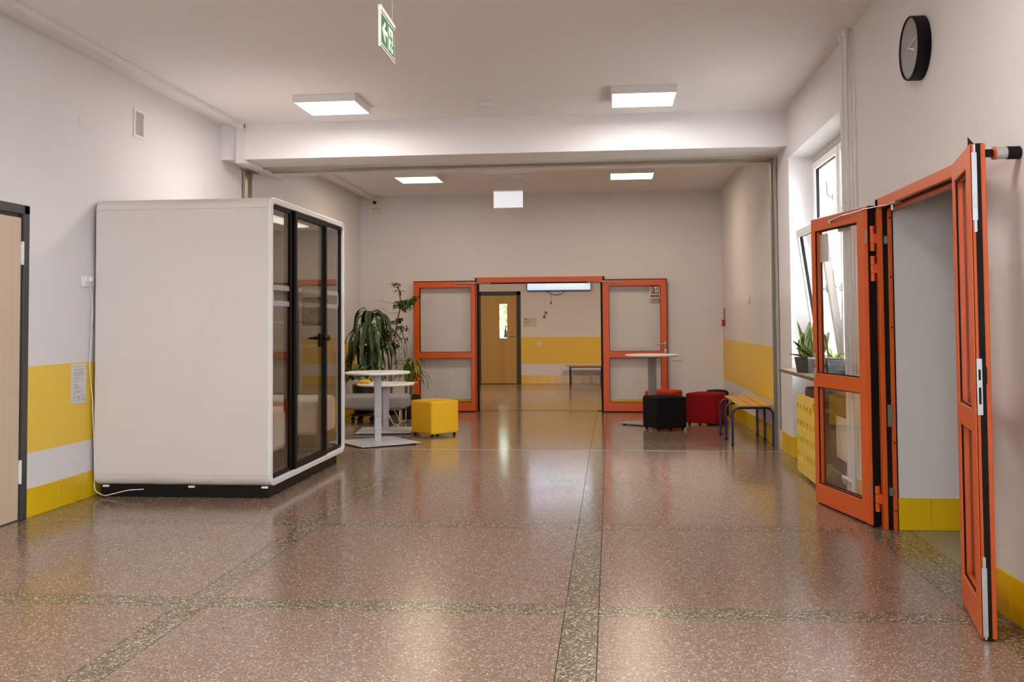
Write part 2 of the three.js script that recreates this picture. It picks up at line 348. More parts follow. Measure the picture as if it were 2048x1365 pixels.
// back wall with the wide doorway
const OX0 = -2.148, OX1 = -0.087, OTOP = 2.05;
{
  const w = structGroup('wall_back');
  part('plaster', wallZ(ZB - 0.3, ZB, -7.2, 5, -0.2, 3.7, [[OX0 + 0.02, OX1 - 0.02, -0.09, OTOP - 0.02]]), M.wall, w);
}
// far corridor
{
  const w = structGroup('wall_far');
  part('plaster', wallZ(ZF - 0.2, ZF, -7.2, 5, -0.3, 3.7, [[-2.98, -2.10, -0.09, 1.99]]), M.wall, w);
  part('painted_band', box(-2.045, 5, 0.378, 0.985, ZF, ZF + 0.0025), M.band, w);
  const e = structGroup('wall_corridor_end');
  part('plaster', [box(-7.4, -7.1, -0.3, 3.7, ZF - 0.2, ZB), box(4.9, 5.2, -0.3, 3.7, ZF - 0.2, ZB)], M.wall, e);
}
// ceilings and beam
{
  struct('ceiling', box(XL - 0.3, 2.2, CEIL, CEIL + 0.25, -10.5, ZN + 0.2), M.ceiling);
  struct('ceiling_rear', box(XL - 0.3, 2.2, CEIL2, CEIL2 + 0.25, ZB - 0.1, -10.5), M.ceiling);
  struct('ceiling_corridor', box(-7.4, 5.2, CEIL2, CEIL2 + 0.25, ZF - 0.2, ZB - 0.1), M.ceiling);
  struct('beam', box(XL, XR, 3.05, CEIL + 0.01, -11.10, -9.886), M.ceiling);
}
// steel guide channel of the fire curtain: floor to beam, across, and down
{
  const t = structGroup('trim_1');
  const z0 = -10.46, z1 = -10.70;
  part('guide_channel', [box(XR - 0.035, XR, floorY(z0), 3.05, z0 - 0.02, z0), box(XR - 0.006, XR, floorY(z0), 3.05, z1, z0), box(XR - 0.035, XR, floorY(z0), 3.05, z1, z1 + 0.06)], M.steelDull, t);
  part('guide_channel', [box(XL, XL + 0.035, floorY(z0), 3.05, z0 - 0.06, z0), box(XL, XL + 0.006, floorY(z0), 3.05, z1, z0), box(XL, XL + 0.035, floorY(z0), 3.05, z1, z1 + 0.02)], M.steelDull, t);
  part('slot', [box(XR - 0.012, XR - 0.006, floorY(z0), 3.05, z1 + 0.06, z0 - 0.02)], M.black, t);
  part('head_rail', [box(XL, XR, 3.038, 3.05, z1 - 0.02, z0 + 0.04), box(XL, XR, 3.025, 3.038, z0 + 0.02, z0 + 0.04), box(XL, XR, 3.025, 3.038, z1 - 0.02, z1)], M.steelDull, t);
}
// wall behind the camera, with a tall window
{
  const w = structGroup('wall_near');
  const holes = [[-3.0, -1.3, 0.9, 3.0]];
  part('plaster', wallZ(ZN, ZN + 0.3, XL - 0.3, 2.2, -0.2, 3.7, holes), M.wall, w);
  holes.forEach(([a, b, c, d], i) => {
    const f = structGroup(`window_${i + 2}`);
    part('frame', extrude(rectShape(a, b, c, d, [[a + 0.07, (a + b) / 2 - 0.04, c + 0.07, d - 0.07], [(a + b) / 2 + 0.04, b - 0.07, c + 0.07, d - 0.07]]), 0.07, 0.004).translate(0, 0, ZN + 0.14), M.pvc, f);
    part('pane', box(a + 0.05, b - 0.05, c + 0.05, d - 0.05, ZN + 0.172, ZN + 0.178), M.glass, f);
  });
  [[-3.1, -1.5], [0.7, 2.3]].forEach(([a, b], i) => {
    const f = structGroup(`window_${i + 3}`), c = 0.95, d = 2.88;
    part('frame', extrude(rectShape(-b, -a, c, d, [[-b + 0.07, -(a + b) / 2 - 0.04, c + 0.07, d - 0.07], [-(a + b) / 2 + 0.04, -a - 0.07, c + 0.07, d - 0.07]]), 0.07, 0.004).rotateY(Math.PI / 2).translate(2.02, 0, 0), M.pvc, f);
    part('pane', box(2.052, 2.058, c + 0.05, d - 0.05, a + 0.05, b - 0.05), M.glass, f);
  });
}
// side passage behind the orange doorway
{
  const w = structGroup('wall_passage');
  part('plaster', [box(1.80, 4.2, -0.2, 3.2, -6.70, -6.49), box(4.0, 4.2, -0.2, 3.2, -6.5, -3.7), box(1.97, 4.2, -0.2, 3.2, -3.95, -3.75)], M.wall, w);
  struct('ceiling_passage', box(1.97, 4.2, 2.75, 2.95, -6.7, -3.75), M.ceiling);
  const f = structGroup('floor_passage');
  part('screed', box(1.86, 4.2, -0.12, -0.006, -6.6, -3.8), M.joint, f);
  for (let i = 0; i < 7; i++) for (let k = 0; k < 8; k++) { const x = 1.872 + i * 0.303, z = -6.485 + k * 0.333; part('tile', rbox(x, x + 0.30, -0.008, 0, z, z + 0.33, 0.0015, 1), M.greyTile, f); }
}

// ------------------------------------------------------------------ window on the right with its recess
{
  const w = structGroup('window_1');
  const x0 = 1.985, x1 = 2.055;
  const zA = -9.72, zM = -8.64, zC = -7.70, tr = 2.215;
  const frame = extrude(rectShape(-zC, -zA, 0.90, 2.86, [[-zC + 0.05, -zM - 0.035, 0.95, tr - 0.03], [-zM + 0.035, -zA - 0.05, 0.95, tr - 0.03], [-zC + 0.05, -zM - 0.035, tr + 0.03, 2.81], [-zM + 0.035, -zA - 0.05, tr + 0.03, 2.81]]), x1 - x0, 0.004);
  frame.rotateY(Math.PI / 2).translate(x0, 0, 0);
  part('frame', frame, M.pvc, w);
  const sash = (za, zb, ya, yb, tilt, handle) => {               // a sash built upright with its lower edge at the origin, then tipped in
    const g = new THREE.Group(); g.name = 'sash'; w.add(g);
    const n = w.children.filter((c) => c.name.startsWith('sash')).length - 1; if (n) g.name = `sash_${String(n).padStart(3, '0')}`;
    g.position.set(x0, ya, 0); g.rotation.z = tilt;
    const f = extrude(rectShape(-zb, -za, 0, yb - ya, [[-zb + 0.068, -za - 0.068, 0.068, yb - ya - 0.068]]), 0.066, 0.006);
    f.rotateY(Math.PI / 2).translate(-0.03, 0, 0);
    part('sash_frame', f, M.pvc, g);
    const s = extrude(rectShape(-zb + 0.06, -za - 0.06, 0.06, yb - ya - 0.06, [[-zb + 0.0705, -za - 0.0705, 0.0705, yb - ya - 0.0705]]), 0.03, 0.0);
    s.rotateY(Math.PI / 2).translate(-0.012, 0, 0);
    part('seal', s, M.black, g);
    part('pane', box(0.002, 0.006, 0.065, yb - ya - 0.065, za + 0.065, zb - 0.065), M.glass, g);
    if (handle) {
      const [hy, hz] = handle;
      part('handle', [rbox(-0.045, -0.028, hy - 0.035, hy + 0.035, hz - 0.016, hz + 0.016, 0.005), bent([V(-0.035, hy, hz), V(-0.085, hy, hz), V(-0.09, hy + 0.14, hz)], 0.011, 0.045, 30)], M.ivory, g);
    }
    return g;
  };
  sash(zA + 0.035, zM - 0.02, 0.93, tr - 0.01, 0.135, [0.68, zM - 0.055]);
  sash(zM + 0.02, zC - 0.035, 0.93, tr - 0.01, 0, [0.68, zM + 0.055]);
  sash(zA + 0.035, zM - 0.02, tr + 0.01, 2.84, 0, [0.18, zM - 0.16]);
  sash(zM + 0.02, zC - 0.035, tr + 0.01, 2.84, 0, null);
  const s = struct('windowsill', rbox(1.60, 2.0, 0.843, 0.873, -9.66, -7.57, 0.006), M.sill);
  struct('sill_outside', box(2.03, 2.3, 0.86, 0.9, -9.75, -7.66), M.zinc);
  // the pale house across the street, seen bleached through the panes
  const b = new THREE.Group(); b.name = numbered('house'); scene.add(b);
  tag(b, 'pale pink plastered house across the street, seen through the window panes', 'house');
  part('wall', box(12, 20, -8, 9, -60, -5), M.plaster2, b);
  part('cornice', [box(11.8, 12.1, 8.6, 9.1, -60, -5), box(11.9, 12.05, 3.4, 3.6, -60, -5)], M.white, b);
}
// ------------------------------------------------------------------ orange double doors
function makeLeaf(w, o) {
  // hinge at x = 0, free edge at x = w, bottom at 0, thickness along z centred
  const T = 0.062, h = o.h ?? 2.06, hs = o.hingeStile ?? 0.1, fs = o.freeStile ?? 0.06, y1 = [0.15, 0.848], y2 = [0.946, 1.976];
  const g = new THREE.Group();
  part('leaf_frame', extrude(rectShape(0.0, w, 0.012, h, [[hs, w - fs, ...y1], [hs, w - fs, ...y2]]), T, 0.003, 1).translate(0, 0, -T / 2), M.orange, g);
  // edge seals: a black rubber channel round the rim
  part('edge_seal', [box(-0.002, 0.004, 0.012, h, o.hingeSeal?.[0] ?? -0.012, o.hingeSeal?.[1] ?? 0.012), box(w - 0.004, w + 0.002, 0.012, h, -0.012, 0.012), box(0, w, h - 0.003, h + 0.002, -0.02, 0.02), box(0, w, 0.004, 0.016, -0.012, 0.012)], M.black, g);
  for (const [a, b] of [y1, y2]) {
    part('glazing_bead', [-1, 1].map((s) => extrude(rectShape(hs - 0.001, w - fs + 0.001, a - 0.001, b + 0.001, [[hs + 0.006, w - fs - 0.006, a + 0.006, b - 0.006]]), 0.008).translate(0, 0, s * 0.019 - 0.004)), M.black, g);
    part('pane', box(hs - 0.004, w - fs + 0.004, a - 0.004, b + 0.004, -0.003, 0.003), M.glass, g);
  }
  if (o.handle) {
    for (const s of o.handle) {
      const z = s * T / 2, hx = w - 0.034, hy = o.handleY ?? 1.05;
      part('handle', [rbox(hx - 0.018, hx + 0.018, hy - 0.04, hy + 0.04, Math.min(z, z + s * 0.008), Math.max(z, z + s * 0.008), 0.006), bent([V(hx, hy, z), V(hx, hy, z + s * 0.055), V(hx - 0.125, hy, z + s * 0.055)], 0.0095, 0.02, 30), new THREE.SphereGeometry(0.0095, 10, 8).translate(hx - 0.125, hy, z + s * 0.055)], M.steel, g);
      part('lock_plate', [rbox(hx - 0.016, hx + 0.016, hy - 0.14, hy - 0.07, Math.min(z, z + s * 0.008), Math.max(z, z + s * 0.008), 0.006), cyl(0.008, 0.008, 0.012, 0, 0, 0, 14).rotateX(Math.PI / 2).translate(hx, hy - 0.1, z + s * 0.008)], M.steel, g);
    }
  }
  return g;
}
function placeLeaf(g, name, parentName, hinge, free, y) {
  const root = structGroup(name);
  const dx = free[0] - hinge[0], dz = free[1] - hinge[1];
  root.position.set(hinge[0], y, hinge[1]);
  root.rotation.y = Math.atan2(-dz, dx);
  for (const c of [...g.children]) root.add(c);
  return root;
}
// the side doorway: frame
{
  const f = structGroup('door_4');
  const zf = -6.5, zn = -4.86, top = 2.105;
  const X0 = 1.712;
  part('frame', [
    rbox(X0, X0 + 0.027, 0, top, zf - 0.05, zf + 0.012, 0.003), rbox(X0 + 0.058, X0 + 0.082, 0, top - 0.03, zf - 0.045, zf + 0.022, 0.003), box(X0 + 0.02, X0 + 0.06, 0, top - 0.03, zf - 0.05, zf - 0.010),
    rbox(X0, X0 + 0.027, 0, top, zn - 0.012, zn + 0.05, 0.003), rbox(X0 + 0.058, X0 + 0.082, 0, top - 0.03, zn - 0.022, zn + 0.045, 0.003), box(X0 + 0.02, X0 + 0.06, 0, top - 0.03, zn + 0.010, zn + 0.05),
    rbox(X0, X0 + 0.027, top - 0.062, top, zf - 0.05, zn + 0.05, 0.003), rbox(X0 + 0.058, X0 + 0.082, top - 0.085, top - 0.03, zf, zn, 0.003), box(X0 + 0.02, X0 + 0.06, top - 0.052, top - 0.03, zf, zn)], M.orange, f);
  part('frame_seal', [box(X0 + 0.027, X0 + 0.058, 0, top - 0.052, zf - 0.012, zf + 0.006), box(X0 + 0.027, X0 + 0.058, top - 0.066, top - 0.052, zf, zn), box(X0 + 0.082, X0 + 0.092, 0, top - 0.05, zf - 0.02, zf + 0.012)], M.black, f);
  for (const [y, hgt] of [[1.84, 0.05], [0.72, 0.14], [0.24, 0.05]]) part('strike_plate', [rbox(X0 + 0.034, X0 + 0.066, y - hgt / 2, y + hgt / 2, zf + 0.004, zf + 0.024, 0.001), box(X0 + 0.044, X0 + 0.054, y - hgt / 4, y + hgt / 4, zf + 0.02, zf + 0.0248)], M.steelDull, f);
  for (const y of [1.98, 1.60, 1.28, 0.55, 0.12]) part('screw_hole', cyl(0.006, 0.006, 0.004, 0, 0, 0, 12).rotateX(Math.PI / 2).translate(X0 + 0.070, y, zf + 0.0225), M.black, f);
  for (const y of [1.855, 1.66, 0.185]) part('hinge', [-0.055, 0, 0.055].map((d) => cyl(0.0155, 0.0155, 0.052, X0 - 0.022, y + d, zf - 0.048, 18)).concat([box(X0 - 0.02, X0 + 0.004, y - 0.03, y + 0.03, zf - 0.056, zf - 0.03)]), M.orange, f);
}
const leafA = placeLeaf(makeLeaf(0.882, { hingeStile: 0.156, freeStile: 0.058, handle: [-1, 1], h: 2.066, hingeSeal: [-0.030, 0.030] }), 'door_leaf', '', [1.692, -6.554], [1.506, -7.416], 0);
{ // hinge side of that leaf: stepped orange profile and strike
  part('hinge_profile', [rbox(0.004, 0.078, 0.012, 2.06, -0.036, -0.0305, 0.002, 1), rbox(0.03, 0.05, 0.012, 2.06, -0.040, -0.0345, 0.002, 1)], M.orange, leafA);
  for (const y of [1.87, 0.25]) part('hinge_strike', [rbox(0.008, 0.03, y - 0.045, y + 0.045, -0.0375, -0.0345, 0.001), box(0.014, 0.024, y - 0.012, y + 0.012, -0.039, -0.0365)], M.steelDull, leafA);
  part('sign_back', rbox(0.67, 0.815, 1.75, 1.95, 0.004, 0.006, 0.0005), M.ivory, leafA);
  part('closer_bracket', rbox(0.42, 0.58, 1.95, 1.995, 0.032, 0.06, 0.008), M.steelDull, leafA);
}
const leafB = placeLeaf(makeLeaf(0.573, { hingeStile: 0.06, freeStile: 0.115, h: 2.066 }), 'door_leaf', '', [1.655, -4.846], [1.540, -4.285], 0.0);
{ // free edge of the narrow leaf: flush bolts, lock strike, rubber gasket
  const w = 0.573;
  part('gasket', box(w - 0.002, w + 0.0035, 0.02, 2.06, -0.012, 0.012), M.black, leafB);
  part('edge_groove', box(w - 0.004, w + 0.0012, 0.02, 2.06, 0.0235, 0.0265), M.black, leafB);
  for (const [a, b, q] of [[1.745, 2.03, 1], [0.02, 0.30, -1]]) part('flush_bolt', [rbox(w - 0.002, w + 0.0045, a, b, 0.003, 0.0235, 0.001), rbox(w + 0.003, w + 0.008, q > 0 ? a + 0.05 : b - 0.11, q > 0 ? a + 0.11 : b - 0.05, 0.009, 0.018, 0.001), box(w - 0.001, w + 0.005, q > 0 ? b : a - 0.012, q > 0 ? b + 0.035 : a, 0.008, 0.016), box(w - 0.001, w + 0.004, q > 0 ? a - 0.05 : b, q > 0 ? a : b + 0.045, 0.007, 0.018)], M.zinc, leafB);
  part('strike_plate', [rbox(w - 0.002, w + 0.0045, 0.93, 1.165, 0.002, 0.0235, 0.001)], M.zinc, leafB);
  part('strike_slot', [box(w + 0.004, w + 0.0052, 0.975, 1.045, 0.008, 0.017), box(w + 0.004, w + 0.0052, 1.075, 1.12, 0.008, 0.017)], M.black, leafB);
  part('latch_keeper', [rbox(w, w + 0.006, 1.06, 1.13, -0.016, 0.001, 0.002)], M.blackMetal, leafB);
  part('top_bracket', [new THREE.ExtrudeGeometry(new THREE.Shape([new THREE.Vector2(0, 0), new THREE.Vector2(0.03, 0), new THREE.Vector2(0.03, 0.04)]), { depth: 0.01, bevelEnabled: false }).rotateY(-Math.PI / 2).translate(w - 0.02, 2.06, 0.002)], M.blackMetal, leafB);
  part('closer_arm', [rbox(0.03, 0.09, 2.0, 2.015, -0.055, -0.033, 0.003), rod(V(0.06, 2.008, -0.045), V(0.02, 2.0, -0.13), 0.008)], M.steelDull, leafB);
}
// closer arm between that frame and leaf A: thin rod
tag(obj('closer_arm', [rod(V(1.565, 2.035, -6.83), V(1.64, 2.045, -6.60), 0.004), rod(V(1.535, 2.02, -7.06), V(1.565, 2.035, -6.83), 0.007), cyl(0.012, 0.012, 0.025, 1.535, 2.02, -7.06, 14), rod(V(1.64, 2.05, -6.60), V(1.73, 2.04, -6.22), 0.0035), cyl(0.010, 0.010, 0.045, 1.73, 2.025, -6.22, 14), rbox(1.71, 1.75, 2.035, 2.045, -6.24, -6.10, 0.002)], M.steel), 'thin steel closer arm reaching from the half-open orange leaf to its frame', 'door closer');
// hold-open device at the top of the narrow leaf
{
  const t = thing('door_holder', 'black and silver rod holding the narrow orange leaf off the wall', 'door holder', [1.578, 2.04, -4.38]);
  const along = (r, a, b, seg = 20) => cyl(r, r, b - a, 0, 0, 0, seg).rotateZ(Math.PI / 2).translate((a + b) / 2, 0, 0);
  part('bracket', [rbox(0, 0.055, -0.016, 0.016, -0.012, 0.012, 0.003)], M.blackMetal, t);
  part('joint_ball', new THREE.SphereGeometry(0.015, 14, 10).translate(0.06, 0, 0), M.blackMetal, t);
  part('end_cap', along(0.028, 0.06, 0.068), M.orange, t);
  part('sleeve', [along(0.026, 0.068, 0.115), along(0.028, 0.07, 0.076)], M.zinc, t);
  part('grip', [along(0.028, 0.115, 0.168)], M.black, t);
  part('wall_mount', [along(0.010, 0.165, 0.1705)], M.zinc, t);
}
// wide doorway in the back wall
{
  const f = structGroup('door_3');
  const y0 = -0.09, z0 = ZB - 0.02, z1 = ZB + 0.05;
  part('frame', [rbox(OX0, OX0 + 0.028, y0, OTOP, z0, z1, 0.003), rbox(OX1 - 0.028, OX1, y0, OTOP, z0, z1, 0.003), rbox(OX0, OX1, OTOP - 0.085, OTOP, z0, z1, 0.003), rbox(OX0 + 0.028, OX0 + 0.05, y0, OTOP - 0.06, z0 - 0.05, z0 + 0.02, 0.003), rbox(OX1 - 0.05, OX1 - 0.028, y0, OTOP - 0.06, z0 - 0.05, z0 + 0.02, 0.003)], M.orange, f);
  part('frame_seal', [box(OX0 + 0.028, OX0 + 0.062, y0, OTOP - 0.085, z0 + 0.02, z1 - 0.012), box(OX1 - 0.062, OX1 - 0.028, y0, OTOP - 0.085, z0 + 0.02, z1 - 0.012), box(OX0, OX1, OTOP - 0.105, OTOP - 0.085, z0, z1 - 0.01)], M.black, f);
  for (const x of [OX0 + 0.02, OX1 - 0.02]) for (const y of [1.75, 1.58, 0.12]) part('hinge', cyl(0.013, 0.013, 0.15, x, y, z1 + 0.012, 14), M.orange, f);
}
const leafC = placeLeaf(makeLeaf(1.0, { hingeStile: 0.068, freeStile: 0.098, h: 2.075 }), 'door_leaf', '', [-2.135, -15.555], [-3.135, -15.555], -0.085);
const leafD = placeLeaf(makeLeaf(1.0, { hingeStile: 0.100, freeStile: 0.098, h: 2.075, handle: [1], handleY: 1.06 }), 'door_leaf', '', [-0.118, -15.555], [0.882, -15.555], -0.085);
for (const [L, flip] of [[leafC, -1], [leafD, 1]]) part('closer_arm', [rod(V(0.31, 2.035, flip * 0.045), V(-0.02, 2.04, flip * 0.06), 0.008), rod(V(-0.02, 2.04, flip * 0.06), V(-0.23, 2.03, flip * 0.05), 0.006), cyl(0.012, 0.012, 0.03, 0.31, 2.035, flip * 0.045, 12), cyl(0.01, 0.01, 0.03, -0.23, 2.03, flip * 0.05, 12)], M.steelDull, L);
part('gasket', box(0.994, 1.004, 0.0, 2.08, -0.034, 0.034), M.black, leafD);
part('top_seal', box(0, 1.0, 2.07, 2.082, -0.034, 0.034), M.black, leafD);
part('top_seal', box(0, 1.0, 2.07, 2.082, -0.034, 0.034), M.black, leafC);
{ // fire door notice on the glass of the right leaf
  const [c, g] = canvas(256, 360);
  g.fillStyle = '#e8e0d6'; g.fillRect(0, 0, 256, 360);
  g.fillStyle = '#5c1a1c'; g.fillRect(16, 14, 224, 226); g.fillRect(16, 266, 224, 72);
  g.strokeStyle = '#efe6da'; g.lineWidth = 15;
  for (let i = 0; i < 4; i++) { g.beginPath(); g.moveTo(20, 70 + i * 42); g.quadraticCurveTo(70, 84 + i * 42, 92, 48 + i * 42); g.stroke(); }
  g.fillStyle = '#efe6da'; g.fillRect(128, 44, 96, 160);
  g.strokeStyle = '#5c1a1c'; g.fillStyle = '#5c1a1c'; g.lineWidth = 17; g.lineCap = 'round';
  g.beginPath(); g.arc(188, 66, 13, 0, 7); g.fill();
  g.beginPath(); g.moveTo(184, 88); g.lineTo(172, 136); g.lineTo(196, 160); g.lineTo(192, 196); g.moveTo(172, 136); g.lineTo(150, 160); g.lineTo(134, 162); g.moveTo(184, 92); g.lineTo(158, 100); g.lineTo(148, 122); g.moveTo(186, 92); g.lineTo(208, 116); g.lineTo(222, 110); g.stroke();
  g.fillStyle = '#b98c84'; for (let i = 0; i < 3; i++) g.fillRect(38 + (i === 1 ? -8 : 14), 280 + i * 17, i === 1 ? 196 : 150, 8);
  part('notice', new THREE.PlaneGeometry(0.15, 0.205).translate(0.815, 1.88, 0.0055), printMat(c), leafD);
  part('notice_sheet', box(0.74, 0.89, 1.778, 1.983, 0.003, 0.005), M.paper, leafD);
}

// far door with the glazed slot
{
  const d = structGroup('door_2');
  const z = ZF, y0 = -0.09;
  part('frame', [rbox(-3.05, -2.98, y0, 2.044, z - 0.1, z + 0.016, 0.003), rbox(-2.147, -2.053, y0, 2.044, z - 0.1, z + 0.016, 0.003), rbox(-3.05, -2.053, 1.955, 2.044, z - 0.1, z + 0.016, 0.003)], M.charcoal, d);
  part('leaf', extrude(rectShape(-2.98, -2.147, y0 + 0.012, 1.955, [[-2.548, -2.367, 0.95, 1.755]]), 0.042).translate(0, 0, z - 0.045), M.oak, d);
  part('slot_frame', extrude(rectShape(-2.562, -2.353, 0.934, 1.769, [[-2.546, -2.369, 0.952, 1.753]]), 0.06).translate(0, 0, z - 0.054), M.oak, d);
  part('pane', box(-2.548, -2.367, 0.95, 1.755, z - 0.027, z - 0.022), M.glass, d);
  part('handle', [cyl(0.025, 0.025, 0.008, 0, 0, 0, 16).rotateX(Math.PI / 2).translate(-2.19, 1.03, z + 0.002), bent([V(-2.19, 1.03, z), V(-2.19, 1.03, z + 0.05), V(-2.32, 1.03, z + 0.05)], 0.010, 0.02, 24)], M.steel, d);
  part('lock_rose', cyl(0.025, 0.025, 0.008, 0, 0, 0, 16).rotateX(Math.PI / 2).translate(-2.19, 0.94, z + 0.002), M.steel, d);
  part('threshold', box(-2.98, -2.147, y0 - 0.004, y0 + 0.012, z - 0.06, z), M.black, d);
  // the classroom behind, with a window to the garden
  const w = structGroup('wall_classroom');
  part('plaster', [wallZ(-27.2, -27.0, -6, 0, -0.2, 3.4, [[-4.6, -1.2, 0.92, 2.6]]), box(-6.2, -6, -0.2, 3.4, -27.2, -22.8), box(0, 0.2, -0.2, 3.4, -27.2, -22.8), box(-6.2, 0.2, 3.2, 3.4, -27.2, -22.8), box(-6.2, 0.2, -0.3, -0.09, -27.2, -22.8)], M.wall, w);
  const f = structGroup('window_5');
  part('frame', extrude(rectShape(-4.6, -1.2, 0.92, 2.6, [[-4.53, -3.2, 0.99, 2.53], [-3.12, -1.27, 0.99, 2.53]]), 0.06).translate(0, 0, -27.12), M.pvc, f);
  part('pane', box(-4.55, -1.25, 0.97, 2.55, -27.09, -27.085), M.glass, f);
  struct('windowsill', rbox(-4.6, -1.2, 0.88, 0.92, -27.02, -26.75, 0.006), M.white);
}
// ------------------------------------------------------------------ acoustic pod
{
  const X0 = -4.0, X1 = -2.58, zN = -7.31, zR = -9.41, yB = 0.088, yT = 2.312;
  const t = thing('office_pod', 'large white office booth with a black-framed glass front, standing against the wall', 'booth', [-3.29, 0, -8.36]);
  const P = (n, g, m, parent = t) => part(n, (Array.isArray(g) ? merge(g) : g).translate(3.29, 0, 8.36), m, parent);
  const ring = (w, h, r, th, depth, bev) => { const s = rrect(w, h, r); const hole = rrect(w - 2 * th, h - 2 * th, Math.max(0.01, r - th)); s.holes.push(new THREE.Path(hole.getPoints(12))); return extrude(s, depth, bev, 3); };
  const w = zN - zR, h = yT - yB, cz = (zN + zR) / 2, cy = (yT + yB) / 2;
  const shell = ring(w, h, 0.085, 0.05, X1 - X0 - 0.028, 0.012).rotateY(Math.PI / 2).translate(X0, cy, cz);
  P('shell', shell, M.felt);
  P('rim', ring(w + 0.001, h + 0.001, 0.085, 0.047, 0.032, 0.008).rotateY(Math.PI / 2).translate(X1 - 0.032, cy, cz), M.podRim);
  P('seam', box(X0 + 0.03, X1 - 0.03, yT - 0.086, yT - 0.0845, zN - 0.0005, zN + 0.0006), M.podInside);
  P('seam', box(X0 + 0.03, X1 - 0.03, yB + 0.085, yB + 0.0865, zN - 0.0005, zN + 0.0006), M.podInside);
  P('back_panel', box(X0, X0 + 0.05, yB + 0.04, yT - 0.04, zR + 0.04, zN - 0.04), M.podInside);
  P('plinth', [rbox(X0 + 0.05, X1 - 0.035, 0.0, yB, zR + 0.17, zN - 0.03, 0.004)], M.blackMetal);
  P('levelling_clip', [-3.93, -3.24, -2.66].map((x) => rbox(x, x + 0.05, yB - 0.012, yB + 0.004, zN - 0.026, zN - 0.012, 0.003)), M.white);
  // lining
  P('lining', [box(X0 + 0.05, X0 + 0.075, 1.35, yT - 0.06, zR + 0.05, zN - 0.05), box(X0 + 0.05, X0 + 0.075, yB + 0.05, 1.34, zR + 0.05, zN - 0.05), box(X0 + 0.06, X1 - 0.06, 1.35, yT - 0.06, zR + 0.05, zR + 0.075), box(X0 + 0.06, X1 - 0.06, yB + 0.05, 1.34, zR + 0.05, zR + 0.075), box(X0 + 0.06, X1 - 0.06, yB + 0.05, yT - 0.06, zN - 0.075, zN - 0.05)], M.podInside);
  P('pod_floor', box(X0 + 0.05, X1 - 0.05, yB + 0.045, yB + 0.06, zR + 0.05, zN - 0.05), M.podCarpet);
  P('pod_ceiling', box(X0 + 0.05, X1 - 0.05, yT - 0.07, yT - 0.05, zR + 0.05, zN - 0.05), M.podRim);
  const lampM = new THREE.MeshStandardMaterial({ color: 0xffffff, emissive: new THREE.Color(1, 0.97, 0.92), emissiveIntensity: 0.3, roughness: 0.6 }); lampM.name = 'booth_lamp';
  P('booth_light', box(-2.95, -2.80, yT - 0.080, yT - 0.072, -8.95, -7.75), lampM);
  const bl = new THREE.RectAreaLight(0xfff0e0, 5, 0.15, 1.2); bl.position.set(-2.875 + 3.29, yT - 0.083, -8.35 + 8.36); bl.rotation.x = -Math.PI / 2; bl.castShadow = true; t.add(bl);
  P('ceiling_fan', rbox(-3.4, -3.1, yT - 0.09, yT - 0.068, -8.52, -8.2, 0.01), M.blackMetal);
  // glazing
  const gx = X1 - 0.024, y0 = yB + 0.047, y1 = yT - 0.047, za = zN - 0.047, zb = zR + 0.047;
  const fr = (zLo, zHi, a, b, th, x0, x1) => extrude(rectShape(-zHi, -zLo, a, b, [[-zHi + th, -zLo - th, a + th, b - th]]), x1 - x0, 0.002, 1).rotateY(Math.PI / 2).translate(x0, 0, 0);
  P('glazing_frame', [fr(zb, -8.83, y0, y1, 0.028, gx - 0.03, gx), fr(-7.90, za, y0, y1, 0.028, gx - 0.03, gx), box(gx - 0.06, gx, y0, y1, -7.90, -7.845), box(gx - 0.03, gx, y1 - 0.028, y1, -8.83, -7.9), box(gx - 0.03, gx, y0, y0 + 0.028, -8.83, -7.9)], M.blackMetal);
  P('glazing_frame', [box(gx - 0.035, gx - 0.001, y0, y1, -7.905, -7.84)], M.black);
  const pane = (n, a, b, lo, hi) => P(n, box(gx - 0.018, gx - 0.012, lo, hi, a, b), M.podGlass);
  pane('side_pane', -7.85, za - 0.02, y0 + 0.02, y1 - 0.02);
  pane('side_pane', zb + 0.02, -8.85, y0 + 0.02, y1 - 0.02);
  const d = new THREE.Group(); d.name = 'door'; t.add(d);
  const D = (n, g, m) => P(n, g, m, d);
  D('door_frame', [fr(-8.81, -7.905, y0 + 0.004, y1 - 0.004, 0.045, gx - 0.02, gx + 0.022)], M.blackMetal);
  D('door_stile', [box(gx - 0.03, gx + 0.004, y0 + 0.03, y1 - 0.03, -8.80, -8.70)], M.black);
  D('pane', box(gx - 0.004, gx + 0.002, y0 + 0.04, y1 - 0.04, -8.77, -7.94), M.podGlass);
  D('handle', [cyl(0.024, 0.024, 0.05, 0, 0, 0, 18).rotateZ(Math.PI / 2).translate(gx + 0.045, 1.20, -8.72), bent([V(gx + 0.05, 1.20, -8.72), V(gx + 0.075, 1.20, -8.72), V(gx + 0.075, 1.20, -8.56)], 0.011, 0.015, 24), rbox(gx + 0.02, gx + 0.035, 1.12, 1.24, -8.75, -8.69, 0.005)], M.black);
  D('inner_handle', bent([V(gx - 0.01, 1.20, -8.72), V(gx - 0.06, 1.20, -8.72), V(gx - 0.06, 1.20, -8.58)], 0.011, 0.015, 24), M.black);
  // safety marking on the glass: a rounded band outline
  const mk = rrect(1.88, 0.165, 0.05); mk.holes.push(new THREE.Path(rrect(1.80, 0.085, 0.015).getPoints(8)));
  P('glass_marking', extrude(mk, 0.001).rotateY(Math.PI / 2).translate(gx - 0.0115, 1.555, -8.36), M.frosted);
